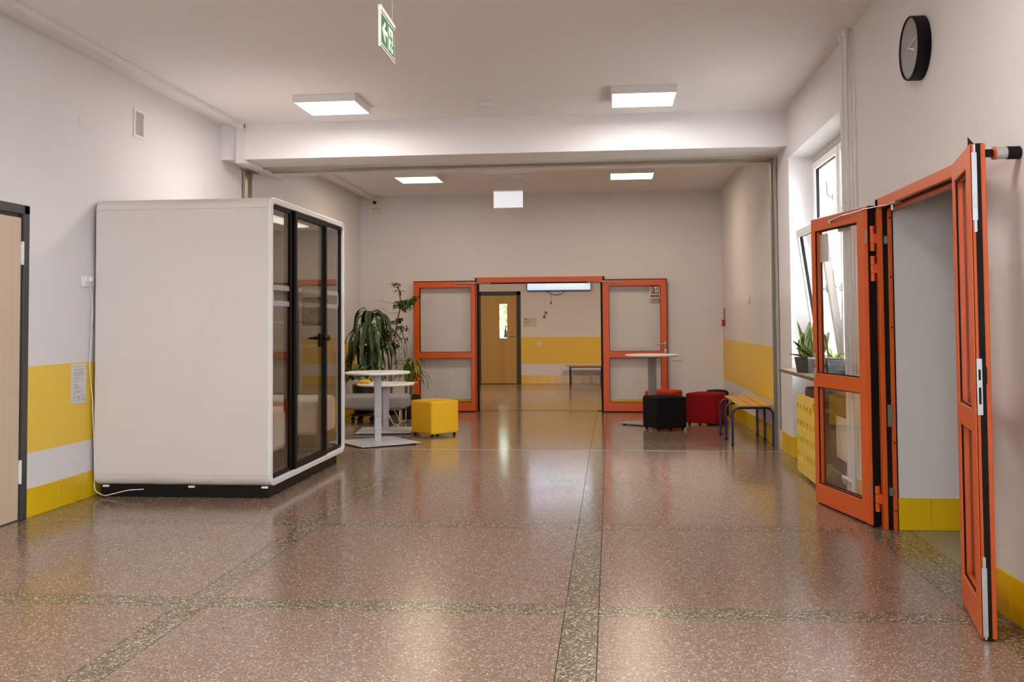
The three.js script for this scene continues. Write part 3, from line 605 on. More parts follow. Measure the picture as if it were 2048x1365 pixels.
  // sofas inside
  for (const [za2, zb2, lab] of [[-8.03, -7.40, 'pale upholstered seat inside the glass booth beside the solid side panel'], [-9.32, -8.80, 'pale upholstered seat inside the glass booth at its far end, by the tables']]) {
    const s = thing('booth_seat', lab, 'seat', [-3.20, yB + 0.06, (za2 + zb2) / 2]);
    const k = (za2 - zb2) / 2; void k;
    part('seat_base', rbox(-0.55, 0.55, 0.16, 0.50, -0.29, 0.29, 0.05, 4), M.seatWhite, s);
    part('seat_plinth', rbox(-0.5, 0.5, 0, 0.17, -0.24, 0.24, 0.01), M.blackMetal, s);
    part('backrest', rbox(-0.55, 0.55, 0.50, 0.98, za2 > -8.2 ? 0.16 : -0.29, za2 > -8.2 ? 0.29 : -0.16, 0.04, 4), M.podInside, s);
  }
}
// power cable of the pod with plug and socket
{
  const c = thing('power_cable', 'white power cable hanging from the wall socket down behind the white booth', 'cable', [0, 0, 0]);
  part('cord', bent([V(-4.005, 1.66, -7.235), V(-3.995, 1.5, -7.27), V(-4.010, 1.0, -7.26), V(-4.0, 0.75, -7.29), V(-3.985, 0.3, -7.30), V(-3.985, 0.05, -7.30), V(-3.9, 0.012, -7.29), V(-3.72, 0.055, -7.31), V(-3.6, 0.06, -7.33)], 0.0036, 0.03, 120), M.white, c);
  part('plug', [cyl(0.018, 0.016, 0.045, 0, 0, 0, 14).rotateZ(Math.PI / 2).translate(-3.985, 1.685, -7.215)], M.white, c);
  const s = thing('wall_socket', 'white surface socket on the pale wall beside the booth edge', 'socket', [XL, 1.665, -7.195]);
  part('housing', rbox(0, 0.035, -0.04, 0.04, -0.038, 0.038, 0.006), M.white, s);
  part('cover', rbox(0.03, 0.042, 0.0, 0.045, -0.034, 0.034, 0.004), M.white, s);
}
// ------------------------------------------------------------------ round height-adjustable tables
function roundTable(label, [x, z], topY, colTurn, baseTurn, dark, base = 0.72) {
  const y = floorY(z), h = topY - y;
  const t = thing('round_table', label, 'table', [x, y, z], 0);
  const leg = dark ? M.tableLegDark : M.tableLeg;
  const profile = [[0, h - 0.026], [0.345, h - 0.026], [0.358, h - 0.022], [0.362, h - 0.010], [0.360, h - 0.003], [0.355, h], [0, h]].map(([a, b]) => new THREE.Vector2(a, b));
  part('tabletop', new THREE.LatheGeometry(profile, 72), M.tableTop, t);
  part('mounting_plate', [new THREE.CylinderGeometry(0.19, 0.075, 0.03, 4, 1).rotateY(Math.PI / 4).scale(1, 1, 0.8).rotateY(colTurn).translate(0, h - 0.041, 0)], leg, t);
  const col = (w, d, a, b) => rbox(-w / 2, w / 2, a, b, -d / 2, d / 2, 0.006).rotateY(colTurn);
  part('column', col(0.080, 0.12, Math.max(0.3, h - 0.60), h - 0.03), leg, t);
  part('column_stage', col(0.075, 0.114, Math.max(0.16, h - 0.67), Math.max(0.3, h - 0.60) + 0.01), leg, t);
  part('column_stage', col(0.070, 0.108, 0.01, Math.max(0.16, h - 0.67) + 0.01), leg, t);
  const s = base / 2;
  part('base_plate', [rbox(-s, s, 0.016, 0.026, -s, s, 0.004).rotateY(baseTurn)], M.tableLeg, t);
  for (const [a, b] of [[1, 1], [1, -1], [-1, 1], [-1, -1]]) part('foot', cyl(0.025, 0.025, 0.016, (s - 0.06) * a, 0.008, (s - 0.06) * b, 14).rotateY(baseTurn), M.black, t);
  return t;
}
roundTable('tall white round table with a silver column, in front of the lower round table', [-2.585, -10.79], 0.79, 0.28, 0.68, false, 0.71);
const table2 = roundTable('lower white round table with papers, in front of the grey upholstered bench', [-2.81, -12.15], 0.578, 0.28, 0.12, false, 0.68);
roundTable('tall white round table standing behind the black cube pouf', [0.553, -13.4], 0.885, 0.3, Math.PI / 4 + 0.06, true, 0.65);
{ // on the lower table
  const g = new THREE.SphereGeometry(0.06, 28, 18), p = g.attributes.position;
  for (let i = 0; i < p.count; i++) { const x = p.getX(i), y = p.getY(i), z = p.getZ(i), k = 1 + 0.13 * Math.sin(50 * x + 1) * Math.cos(43 * z) + 0.08 * Math.sin(70 * y); p.setXYZ(i, x * k * 1.45, Math.max(-0.022, y * 0.5 * k) + 0.022, z * k * 1.1); }
  g.computeVertexNormals();
  tag(obj('cleaning_cloth', g.translate(-3.06, 0.578, -12.06), M.amber), 'crumpled yellow cloth lying on the lower white round table', 'cloth');
  const [c, k] = canvas(256, 256);
  k.fillStyle = '#e6e2dc'; k.fillRect(0, 0, 256, 256); k.fillStyle = '#77716b';
  for (let i = 0; i < 40; i++) k.fillRect(rnd(10, 200), rnd(10, 240), rnd(10, 50), 5);
  const pm = printMat(c);
  [[-2.72, -12.10, 0.3], [-2.58, -12.22, -0.5]].forEach(([x, z, r], i) => tag(obj('printed_sheet', new THREE.BoxGeometry(0.21, 0.001, 0.297).rotateY(r).translate(x, 0.5787 + 0.0004 * i, z), pm), i ? 'second printed sheet near the table rim, next to the first sheet' : 'printed sheet by the table column on the lower round table', 'paper'));
}
// ------------------------------------------------------------------ cube poufs
function pouf(label, corner, dirL, mat, s = 0.415, top = 0.42, name = 'cube_pouf') {
  // corner: nearest bottom corner on the floor; dirL: unit direction of the edge going to the camera's left
  const [cx, cz] = corner, L = Math.hypot(...dirL), u = [dirL[0] / L, dirL[1] / L], v = [-u[1], u[0]];
  const x = cx + (u[0] + v[0]) * s / 2, z = cz + (u[1] + v[1]) * s / 2;
  const t = thing(name, label, 'pouf', [x, floorY(z), z], Math.atan2(u[1], -u[0]));
  const g = new RoundedBoxGeometry(s, top - 0.03, s, 6, 0.022), p = g.attributes.position;
  for (let i = 0; i < p.count; i++) { const px = p.getX(i), py = p.getY(i), pz = p.getZ(i); if (py > (top - 0.03) / 2 - 0.024) p.setY(i, py + 0.012 * Math.max(0, 1 - (px * px + pz * pz) / (s * s * 0.42))); }
  g.translate(0, 0.03 + (top - 0.03) / 2, 0);
  const dense = new THREE.PlaneGeometry(s - 0.044, s - 0.044, 10, 10).rotateX(-Math.PI / 2), q = dense.attributes.position;
  for (let i = 0; i < q.count; i++) { const a = q.getX(i) / (s / 2), b = q.getZ(i) / (s / 2); q.setY(i, 0.0005 + 0.016 * (1 - a * a) * (1 - b * b)); }
  dense.computeVertexNormals(); dense.translate(0, top, 0);
  part('cover', [g, dense], mat, t);
  for (const [a, b] of [[1, 1], [1, -1], [-1, 1], [-1, -1]]) part('foot', cyl(0.018, 0.016, 0.032, a * (s / 2 - 0.04), 0.016, b * (s / 2 - 0.04), 12), M.black, t);
  return t;
}
pouf('yellow fabric cube pouf standing in front of the open orange door', [-2.117, -11.53], [-0.62, -0.57], M.pouf('yellow_fabric', lin(0.72, 0.40, 0.018)));
pouf('black fabric cube pouf in front of the tall table column', [0.563, -12.40], [-0.40, -0.92], M.pouf('black_fabric', lin(0.009, 0.009, 0.0085)));
pouf('deep red fabric cube pouf between the black pouf and the slatted bench', [1.345, -13.13], [-0.86, -0.48], M.pouf('red_fabric', lin(0.30, 0.008, 0.012)));
pouf('orange-red fabric cube pouf partly hidden behind the black one', [0.845, -13.75], [-0.92, -0.39], M.pouf('orange_fabric', lin(0.50, 0.045, 0.018)));
pouf('black rough-topped pouf in the wall corner behind the red cube pouf', [1.69, -14.5], [-1, -0.03], M.pouf('charcoal_fabric', lin(0.02, 0.02, 0.016)), 0.30, 0.385);

// ------------------------------------------------------------------ slatted bench with blue tube legs
function slatBench(label, [x0, x1], zs, topY, slatZ, slats, yOf) {
  const cx = (x0 + x1) / 2, cz = (zs[0] + zs[zs.length - 1]) / 2, y = yOf(cz);
  const t = thing('slatted_bench', label, 'bench', [cx, y, cz]);
  for (const z of zs) {
    const b = yOf(z) - y;
    part('tube_frame', bent([V(x0 - cx, b, z - cz), V(x0 - cx, topY - y - 0.034, z - cz), V(x1 - cx, topY - y - 0.034, z - cz), V(x1 - cx, b, z - cz)], 0.0135, 0.085, 90), M.blue, t);
    for (const x of [x0 - cx, x1 - cx]) part('foot_cap', cyl(0.0155, 0.0155, 0.02, x, b + 0.010, z - cz, 14), M.black, t);
  }
  for (const [a, b] of slats) {
    const s = part('slat', rbox(a - cx, b - cx, topY - y - 0.020, topY - y, slatZ[0] - cz, slatZ[1] - cz, 0.005), M.ply, t);
    part('slat_edge', [box(a - cx + 0.004, b - cx - 0.004, topY - y - 0.018, topY - y - 0.003, slatZ[1] - cz, slatZ[1] - cz + 0.0008)], M.plyEdge, s);
  }
  return t;
}
slatBench('wooden three-slat bench on dark blue tube legs under the yellow wall band', [1.293, 1.722], [-10.80, -11.40, -11.97], 0.428, [-12.14, -10.735], [[1.366, 1.470], [1.486, 1.588], [1.604, 1.706]], floorY);
{ // bench at the far wall, seen from its long side
  const y = -0.09, t = thing('corridor_bench', 'wooden bench on dark blue legs by the far corridor wall', 'bench', [-0.35, y, -22.28]);
  for (const z of [-0.12, 0, 0.12]) part('slat', rbox(-0.66, 0.75, 0.42, 0.445, z - 0.055, z + 0.055, 0.004), M.ply, t);
  for (const x of [-0.56, 0.14, 0.66]) part('tube_frame', bent([V(x, 0, -0.17), V(x, 0.405, -0.17), V(x, 0.405, 0.17), V(x, 0, 0.17)], 0.016, 0.06, 60), M.blue, t);
  part('side_rail', rbox(-0.58, 0.68, 0.392, 0.42, 0.14, 0.155, 0.003), M.blue, t);
}
// ------------------------------------------------------------------ grey upholstered bench with wire legs
{
  const z = -13.1, y = floorY(z);
  const t = thing('upholstered_bench', 'long grey upholstered bench on white wire legs in front of the plants', 'bench', [-3.38, y, z - 0.27]);
  part('cushion', rbox(-0.60, 0.60, 0.205, 0.395, -0.27, 0.27, 0.055, 5), M.greyCloth, t);
  const loop = (x, zz) => bent([V(x - 0.1, 0.21, zz), V(x, 0.006, zz), V(x + 0.085, 0.006, zz), V(x + 0.09, 0.21, zz)], 0.0065, 0.02, 50);
  for (const [x, zz] of [[0.44, 0.2], [0.44, -0.2], [-0.44, 0.2], [-0.44, -0.2]]) part('wire_leg', loop(x, zz), M.white, t);
  part('under_frame', [rod(V(-0.5, 0.205, 0.2), V(0.53, 0.205, 0.2), 0.0065), rod(V(-0.5, 0.205, -0.2), V(0.53, 0.205, -0.2), 0.0065)], M.white, t);
}
// ------------------------------------------------------------------ plants
// a blade along a bent centre line; width(t), and optional margin colours
function blade(path, width, o = {}) {
  const n = o.n ?? 14, fold = o.fold ?? 0.25, pos = [], col = [], idx = [], uv = [], cols = 5;
  const side0 = o.side ?? null;
  for (let i = 0; i <= n; i++) {
    const t = i / n, p = path.getPoint(t), tan = path.getTangent(t);
    let s = side0 ? side0.clone() : new THREE.Vector3().crossVectors(tan, V(0, 1, 0));
    s.addScaledVector(tan, -s.dot(tan)); if (s.lengthSq() < 1e-6) s = V(1, 0, 0); s.normalize();
    if (o.twist) s.applyAxisAngle(tan, o.twist * t);
    const up = new THREE.Vector3().crossVectors(s, tan).normalize(), w = width(t);
    const us = [-1, -0.74, 0, 0.74, 1];
    us.forEach((u, k) => {
      const q = p.clone().addScaledVector(s, u * w).addScaledVector(up, fold * w * Math.abs(u) * (o.ripple ? 1 + o.ripple * Math.sin(t * 17 + u * 2) : 1));
      pos.push(q.x, q.y, q.z); uv.push(k / 4, t);
      if (o.colors) { const e = Math.abs(u) > 0.9 ? o.colors[1] : o.colors[0], v = Math.abs(u) < 0.5 ? 1 + 0.35 * Math.sin(t * 46 + u * 3 + p.x * 40) : 1; col.push(e.r * v, e.g * v, e.b * v); }
    });
  }
  for (let i = 0; i < n; i++) for (let k = 0; k < cols - 1; k++) { const a = i * cols + k, b = a + cols; idx.push(a, a + 1, b, b, a + 1, b + 1); }
  const g = new THREE.BufferGeometry();
  g.setAttribute('position', new THREE.Float32BufferAttribute(pos, 3)); g.setAttribute('uv', new THREE.Float32BufferAttribute(uv, 2));
  if (o.colors) g.setAttribute('color', new THREE.Float32BufferAttribute(col, 3));
  g.setIndex(idx); g.computeVertexNormals();
  return g;
}
const arc = (...p) => new THREE.CatmullRomCurve3(p.map((q) => V(...q)));
const strapW = (w, peak = 0.35) => (t) => w * (t < peak ? 0.35 + 0.65 * Math.sin(t / peak * Math.PI / 2) : Math.pow(Math.cos((t - peak) / (1 - peak) * Math.PI / 2), 0.7)) + 0.0006;
function pot(t, r0, r1, h, mat, y = 0, sides = 28) {
  part('pot', new THREE.LatheGeometry([[0, 0], [r0, 0], [r1, h - 0.012], [r1 + 0.006, h - 0.01], [r1 + 0.006, h], [r1 - 0.008, h], [r1 - 0.012, h - 0.03], [0, h - 0.03]].map(([a, b]) => new THREE.Vector2(a, b + y)), sides), mat, t);
  part('soil', cyl(r1 - 0.011, r1 - 0.012, 0.01, 0, y + h - 0.028, 0, sides), M.soil, t);
}
{ // corn plant: long drooping strap leaves, in a pot on a wheeled plant trolley
  const x = -3.56, z = -14.35, y = floorY(z);
  const t = thing('corn_plant', 'large plant with drooping dark green strap leaves in a pot behind the grey bench', 'plant', [x, y, z]);
  pot(t, 0.15, 0.19, 0.34, M.potBlack, 0.09);
  part('stem', [tube([V(0.01, 0.4, 0), V(0.02, 0.8, 0.01), V(0, 1.25, 0), V(0.0, 1.5, 0)], 0.022, 30, 10), tube([V(-0.05, 0.4, 0.03), V(-0.09, 0.7, 0.04), V(-0.12, 0.98, 0.05)], 0.018, 20, 10)], M.bark, t);
  const leaf = (a, y0, len, rise, w, mat, out = 0.55, cx = 0, cz = 0) => {
    const c = Math.cos(a), s = Math.sin(a), L = len, o = Math.min(out * (c < -0.2 ? 0.85 : 1), c < -0.2 ? 0.43 / len : 9), r = 0.03;
    const p = arc([cx + c * r, y0, cz + s * r], [cx + c * L * 0.30 * o, y0 + rise, cz + s * L * 0.30 * o], [cx + c * L * 0.68 * o, y0 + rise * 0.7, cz + s * L * 0.68 * o], [cx + c * L * 0.93 * o, y0 - L * 0.22, cz + s * L * 0.93 * o], [cx + c * L * o, y0 - L * (0.72 - 0.25 * o), cz + s * L * o]);
    part('leaf', blade(p, strapW(w, 0.45), { n: 16, fold: 0.25, ripple: 0.6, twist: rnd(-0.5, 0.5) }), mat, t);
  };
  const N = [M.leafDark, M.leafDark, M.leafLily, M.leafDark];
  for (let i = 0; i < 11; i++) leaf(i / 11 * 6.283 + rnd(-0.25, 0.25), 1.47 - rnd(0, 0.07), rnd(0.42, 0.62), rnd(0.10, 0.17), rnd(0.034, 0.046), N[i % 4], rnd(0.45, 0.75));
  for (let i = 0; i < 16; i++) leaf(i / 16 * 6.283 + rnd(-0.3, 0.3), 1.36 - rnd(0, 0.16), rnd(0.55, 0.8), rnd(0.06, 0.15), rnd(0.034, 0.046), N[i % 4], rnd(0.4, 0.8));
  for (let i = 0; i < 18; i++) leaf(i / 18 * 6.283 + rnd(-0.3, 0.3), 1.18 - rnd(0, 0.22), rnd(0.5, 0.75), rnd(0.05, 0.13), rnd(0.03, 0.043), N[i % 4], rnd(0.45, 0.85));
  for (let i = 0; i < 12; i++) leaf(i / 12 * 6.283 + rnd(-0.3, 0.3), 0.98 - rnd(0, 0.14), rnd(0.4, 0.6), rnd(0.05, 0.1), rnd(0.028, 0.038), N[i % 4], rnd(0.5, 0.8), -0.1, 0.05);
  leaf(1.45, 1.43, 0.66, 0.06, 0.058, M.leafLily, 0.25); leaf(1.0, 1.26, 0.72, 0.05, 0.052, M.leafLily, 0.3); leaf(0.35, 1.42, 0.62, 0.12, 0.046, M.leafDark, 0.62);
}
{ // leafy lily in front of it
  const x = -3.52, z = -13.83, y = floorY(z);
  const tr = thing('plant_trolley', 'low round plant trolley on black castors under the grey bench', 'trolley', [x, y, z]);
  part('deck', [cyl(0.18, 0.18, 0.018, 0, 0.085, 0, 32)], M.potBlack, tr);
  for (let i = 0; i < 5; i++) { const a = i / 5 * 6.283 + 0.5, cx = 0.15 * Math.cos(a), cz = 0.15 * Math.sin(a); const c = part('castor', [cyl(0.028, 0.028, 0.022, 0, 0, 0, 16).rotateX(Math.PI / 2).translate(cx, 0.028, cz), rod(V(cx, 0.03, cz), V(cx, 0.08, cz), 0.008)], M.black, tr); void c; }
  part('rail', new THREE.TorusGeometry(0.17, 0.006, 8, 36).rotateX(Math.PI / 2).translate(0, 0.098, 0), M.bark, tr);
  const t = thing('peace_lily', 'broad-leaved dark green plant in a black pot below the drooping corn plant', 'plant', [x, y + 0.094, z]);
  pot(t, 0.13, 0.16, 0.42, M.potBlack);
  for (let i = 0; i < 22; i++) {
    const a = i * 2.4, L = rnd(0.2, 0.34), c = Math.cos(a), s = Math.sin(a), r = rnd(0.02, 0.06), up = rnd(0.12, 0.30);
    part('leaf', blade(arc([c * r, 0.39, s * r], [c * (r + L * 0.3), 0.39 + up, s * (r + L * 0.3)], [c * (r + L * 0.75), 0.41 + up * 0.95, s * (r + L * 0.75)], [c * (r + L), 0.39 + up * 0.5, s * (r + L)]), (q) => 0.006 + 0.05 * Math.pow(Math.max(0, Math.sin(Math.max(0, q - 0.25) / 0.75 * Math.PI)), 0.8), { n: 12, fold: 0.2 }), i % 3 ? M.leafLily : M.leafMid, t);
  }
  for (const [a, h] of [[0.6, 0.46], [2.2, 0.44]]) part('yellowed_leaf', blade(arc([0.02, 0.39, 0.02], [0.1 * Math.cos(a), h, 0.12 * Math.sin(a)], [0.2 * Math.cos(a), 0.40, 0.22 * Math.sin(a)]), (q) => 0.004 + 0.026 * Math.sin(q * Math.PI), { n: 8 }), M.amber, t);
}
{ // tall thin-stemmed plant with small pointed leaves
  const z0 = -14.95, x0 = -3.36, y = floorY(z0);
  const t = thing('climbing_fig', 'tall thin-stemmed plant with small pointed leaves reaching above the orange door top', 'plant', [x0, y, z0]);
  pot(t, 0.12, 0.15, 0.30, M.potBlack);
  const yo = -y;
  const main = [[0.0, 0.27], [-0.01, 0.62 + yo], [0.02, 0.95 + yo], [0.06, 1.18 + yo], [0.10, 1.42 + yo], [0.145, 1.60 + yo], [0.13, 1.75 + yo], [0.10, 1.92 + yo]].map(([a, b]) => V(a, b, 0));
  part('stem', [tube(main, 0.011, 60, 8), tube([V(0.0, 0.27, 0.03), V(-0.05, 0.7 + yo, 0.03), V(-0.03, 1.2 + yo, 0.04)], 0.008, 30, 8), tube([V(0.13, 1.58 + yo, 0), V(0.22, 1.66 + yo, 0.02), V(0.33, 1.70 + yo, 0.03), V(0.42, 1.72 + yo, 0.04)], 0.005, 24, 6), tube([V(0.04, 1.1 + yo, 0), V(0.10, 1.22 + yo, 0.01), V(0.16, 1.30 + yo, 0.02)], 0.004, 14, 6), tube([V(0.01, 0.85 + yo, 0), V(0.10, 0.98 + yo, 0.02), V(0.16, 1.06 + yo, 0.02)], 0.004, 14, 6)], M.bark, t);
  part('twig', [tube([V(0.13, 1.64 + yo, 0), V(0.02, 1.64 + yo, 0.02), V(-0.1, 1.66 + yo, 0.03), V(-0.17, 1.69 + yo, 0.03)], 0.003, 20, 5), tube([V(0.12, 1.5 + yo, 0), V(0.0, 1.48 + yo, 0.02), V(-0.08, 1.52 + yo, 0.03), V(-0.16, 1.57 + yo, 0.03)], 0.003, 20, 5), tube([V(0.10, 1.92 + yo, 0), V(0.03, 1.95 + yo, 0.0), V(-0.07, 1.93 + yo, 0)], 0.0025, 14, 5), tube([V(0.03, 0.75 + yo, 0), V(0.12, 0.82 + yo, 0.02), V(0.20, 0.90 + yo, 0.02)], 0.003, 14, 5), tube([V(0.02, 0.72 + yo, 0), V(0.14, 0.78 + yo, 0.02), V(0.27, 0.84 + yo, 0.02)], 0.003, 14, 5)], M.bark, t);
  const small = (mat, X, Y, Z, n, spread, sz = 0.065) => {
    for (let i = 0; i < n; i++) {
      const cx = X + rnd(-spread, spread), cy = Y + yo + rnd(-spread, spread) * 0.7, cz = Z + rnd(-spread, spread) * 0.6, a = rnd(0, 6.283), L = sz * rnd(0.8, 1.4);
      const dx = Math.cos(a) * L, dz = Math.sin(a) * L * 0.6;
      part('leaf', blade(arc([cx, cy, cz], [cx + dx * 0.5, cy + L * 0.05, cz + dz * 0.5], [cx + dx, cy - L * 0.55, cz + dz]), (q) => 0.001 + 0.30 * L * Math.pow(Math.sin(Math.PI * Math.min(1, q * 0.92 + 0.08)), 0.8) * (1 - 0.35 * q), { n: 5, fold: 0.3, side: V(-dz, L * rnd(0.2, 0.9), dx).normalize() }), mat, t);
    }
  };
  small(M.leafMid, 0.07, 1.91, 0, 12, 0.05, 0.06); small(M.leafMid, 0.12, 1.80, 0, 6, 0.04);
  small(M.leafMid, 0.15, 1.61, 0.01, 44, 0.085, 0.065); small(M.leafMid, 0.24, 1.57, 0.02, 26, 0.08, 0.06); small(M.leafMid, 0.28, 1.64, 0.03, 14, 0.065, 0.075); small(M.leafMid, 0.33, 1.66, 0.03, 10, 0.06); small(M.leafDark, 0.40, 1.71, 0.04, 8, 0.05);
  small(M.leafDark, 0.08, 1.36, 0.0, 22, 0.055, 0.06); small(M.leafDark, -0.04, 1.14, 0.04, 26, 0.10, 0.06); small(M.leafDark, 0.0, 0.92, 0.03, 18, 0.10, 0.06); small(M.leafMid, 0.17, 1.24, 0.02, 14, 0.065, 0.075); small(M.leafMid, 0.20, 1.07, 0.02, 10, 0.045, 0.06);
  small(M.leafDark, -0.03, 1.2, 0.04, 10, 0.07); small(M.leafDark, 0.05, 1.0, 0.02, 14, 0.07); small(M.leafMid, 0.02, 1.13, 0.02, 8, 0.06);
}
{ // small arching plant in a black tub
  const z = -14.2, x = -2.915, y = floorY(z);
  const t = thing('dragon_tree', 'small arching light green plant in a black tub against the orange door', 'plant', [x, y, z]);
  pot(t, 0.115, 0.14, 0.345, M.potBlack);
  part('stem', [tube([V(0.0, 0.3, 0), V(0.012, 0.40, 0), V(0.01, 0.5, 0)], 0.028, 12, 10), tube([V(-0.05, 0.3, 0.02), V(-0.06, 0.42, 0.02), V(-0.05, 0.52, 0.02)], 0.02, 12, 10)], M.bark, t);
  for (let i = 0; i < 48; i++) {
    const a = i * 2.4 + rnd(-0.2, 0.2), L = rnd(0.20, 0.36), c = Math.cos(a), s = Math.sin(a), up = rnd(0.12, 0.40), bx = i % 3 ? 0.01 : -0.05, droop = rnd(0.1, 0.6);
    part('leaf', blade(arc([bx, 0.46, 0], [bx + c * L * 0.25, 0.50 + up * 0.9, s * L * 0.25], [bx + c * L * 0.65, 0.48 + up, s * L * 0.65], [bx + c * L * 0.92, 0.47 + up - L * droop, s * L * 0.92]), strapW(0.017, 0.3), { n: 12, fold: 0.35 }), i % 4 ? M.leafLight : M.leafMid, t);
  }
  for (const a of [0.1, -0.3, 2.9]) part('leaf', blade(arc([0.01, 0.48, 0], [0.12 * Math.cos(a), 0.66, 0.1 * Math.sin(a)], [0.24 * Math.cos(a), 0.58, 0.2 * Math.sin(a)], [0.26 * Math.cos(a), 0.40, 0.22 * Math.sin(a)]), strapW(0.012, 0.3), { n: 12, fold: 0.35 }), M.leafMid, t);
}
function planterBox(t, w, d, h) {
  const g = new THREE.CylinderGeometry(0.5, 0.42, h, 4, 1, true).rotateY(Math.PI / 4).scale(w * 1.414, 1, d * 1.414).translate(0, h / 2, 0);
  const ribs = [g.toNonIndexed()]; ribs[0].computeVertexNormals();
  for (let i = 0; i < 9; i++) { const k = (i + 0.7) / 9.6, sc = (0.42 + 0.08 * k) * 2; ribs.push(rbox(-w / 2 * sc - 0.0022, w / 2 * sc + 0.0022, h * k - 0.0035, h * k + 0.0035, -d / 2 * sc - 0.0022, d / 2 * sc + 0.0022, 0.003, 1)); }
  part('planter', ribs.concat([box(-w * 0.42, w * 0.42, 0, 0.006, -d * 0.42, d * 0.42)]), M.planter, t);
  part('soil', box(-w * 0.47, w * 0.47, h - 0.02, h - 0.012, -d * 0.47, d * 0.47), M.soil, t);
}
const SV = [lin(0.035, 0.075, 0.012), lin(0.62, 0.58, 0.14)], SV2 = [lin(0.16, 0.22, 0.10), lin(0.66, 0.64, 0.28)];
{
  const t = thing('snake_plant', 'upright yellow-edged snake plant in a ribbed grey planter on the windowsill', 'plant', [1.745, 0.873, -8.86], 0.55);
  planterBox(t, 0.225, 0.17, 0.135);
  const L = [[-0.075, 0.0, -0.02, 0.23, 0.024, SV], [-0.055, 0.03, 0.01, 0.28, 0.025, SV], [-0.065, -0.03, -0.05, 0.17, 0.022, SV2], [-0.03, -0.02, 0.03, 0.33, 0.025, SV2], [-0.04, 0.045, -0.02, 0.20, 0.024, SV], [-0.08, 0.03, -0.05, 0.14, 0.021, SV], [-0.01, 0.02, 0.02, 0.30, 0.024, SV], [0.06, -0.02, 0.05, 0.25, 0.024, SV], [0.02, 0.03, -0.02, 0.22, 0.022, SV], [-0.05, 0.0, -0.06, 0.20, 0.024, SV], [0.08, 0.03, 0.10, 0.24, 0.026, SV], [0.03, -0.03, 0.03, 0.34, 0.024, SV2], [-0.03, -0.03, -0.10, 0.33, 0.012, SV2], [-0.02, 0.05, -0.03, 0.16, 0.022, SV], [0.05, 0.05, 0.02, 0.18, 0.02, SV], [0.085, 0.0, 0.08, 0.19, 0.02, SV]];
  for (const [x, z, lean, h, w, c] of L) part('leaf', blade(arc([x, 0.12, z], [x + lean * 0.3, 0.12 + h * 0.45, z], [x + lean, 0.12 + h, z + 0.01]), strapW(w * 1.45, 0.5), { n: 14, fold: 0.3, colors: c, side: V(0.85, 0, 0.52), twist: rnd(-0.35, 0.35) }), M.leafEdge, t);
  for (const [x, z, dx, up, w, c] of [[-0.05, 0.04, -0.10, 0.12, 0.022, SV2], [-0.06, 0.03, -0.16, 0.10, 0.017, SV], [-0.06, 0.0, -0.22, 0.05, 0.012, SV], [-0.02, 0.06, -0.06, 0.13, 0.023, SV2], [-0.07, -0.02, -0.14, 0.16, 0.012, SV], [-0.04, 0.05, -0.13, 0.06, 0.016, SV]]) part('leaf', blade(arc([x + 0.05, 0.115, z], [x + dx * 0.4, 0.12 + up * 0.7, z + 0.02], [x + dx, 0.12 + up, z + 0.03]), strapW(w * 1.2, 0.4), { n: 12, fold: 0.3, colors: c, side: V(0.1, 0.5, 0.9) }), M.leafEdge, t);
}
{
  const t = thing('aloe_plant', 'small spreading succulent in a grey planter on the windowsill behind the orange leaf glass', 'plant', [1.80, 0.873, -8.28], 0.4);
  planterBox(t, 0.20, 0.16, 0.135);
  for (let i = 0; i < 12; i++) { const a = i * 2.4, L = rnd(0.10, 0.19), c = Math.cos(a), s = Math.sin(a), up = rnd(0.02, 0.10); part('leaf', blade(arc([c * 0.02, 0.12, s * 0.02], [c * L * 0.55, 0.13 + up * 0.8, s * L * 0.55], [c * L, 0.125 + up, s * L]), strapW(0.013, 0.25), { n: 8, fold: 0.4 }), M.leafLight, t); }
  part('leaf', blade(arc([-0.03, 0.12, 0], [-0.06, 0.30, 0.0], [-0.12, 0.42, 0.0], [-0.16, 0.56, 0.0]), strapW(0.012, 0.4), { n: 12, fold: 0.3, colors: SV2, side: V(0.6, 0, 0.8) }), M.leafEdge, t);
}
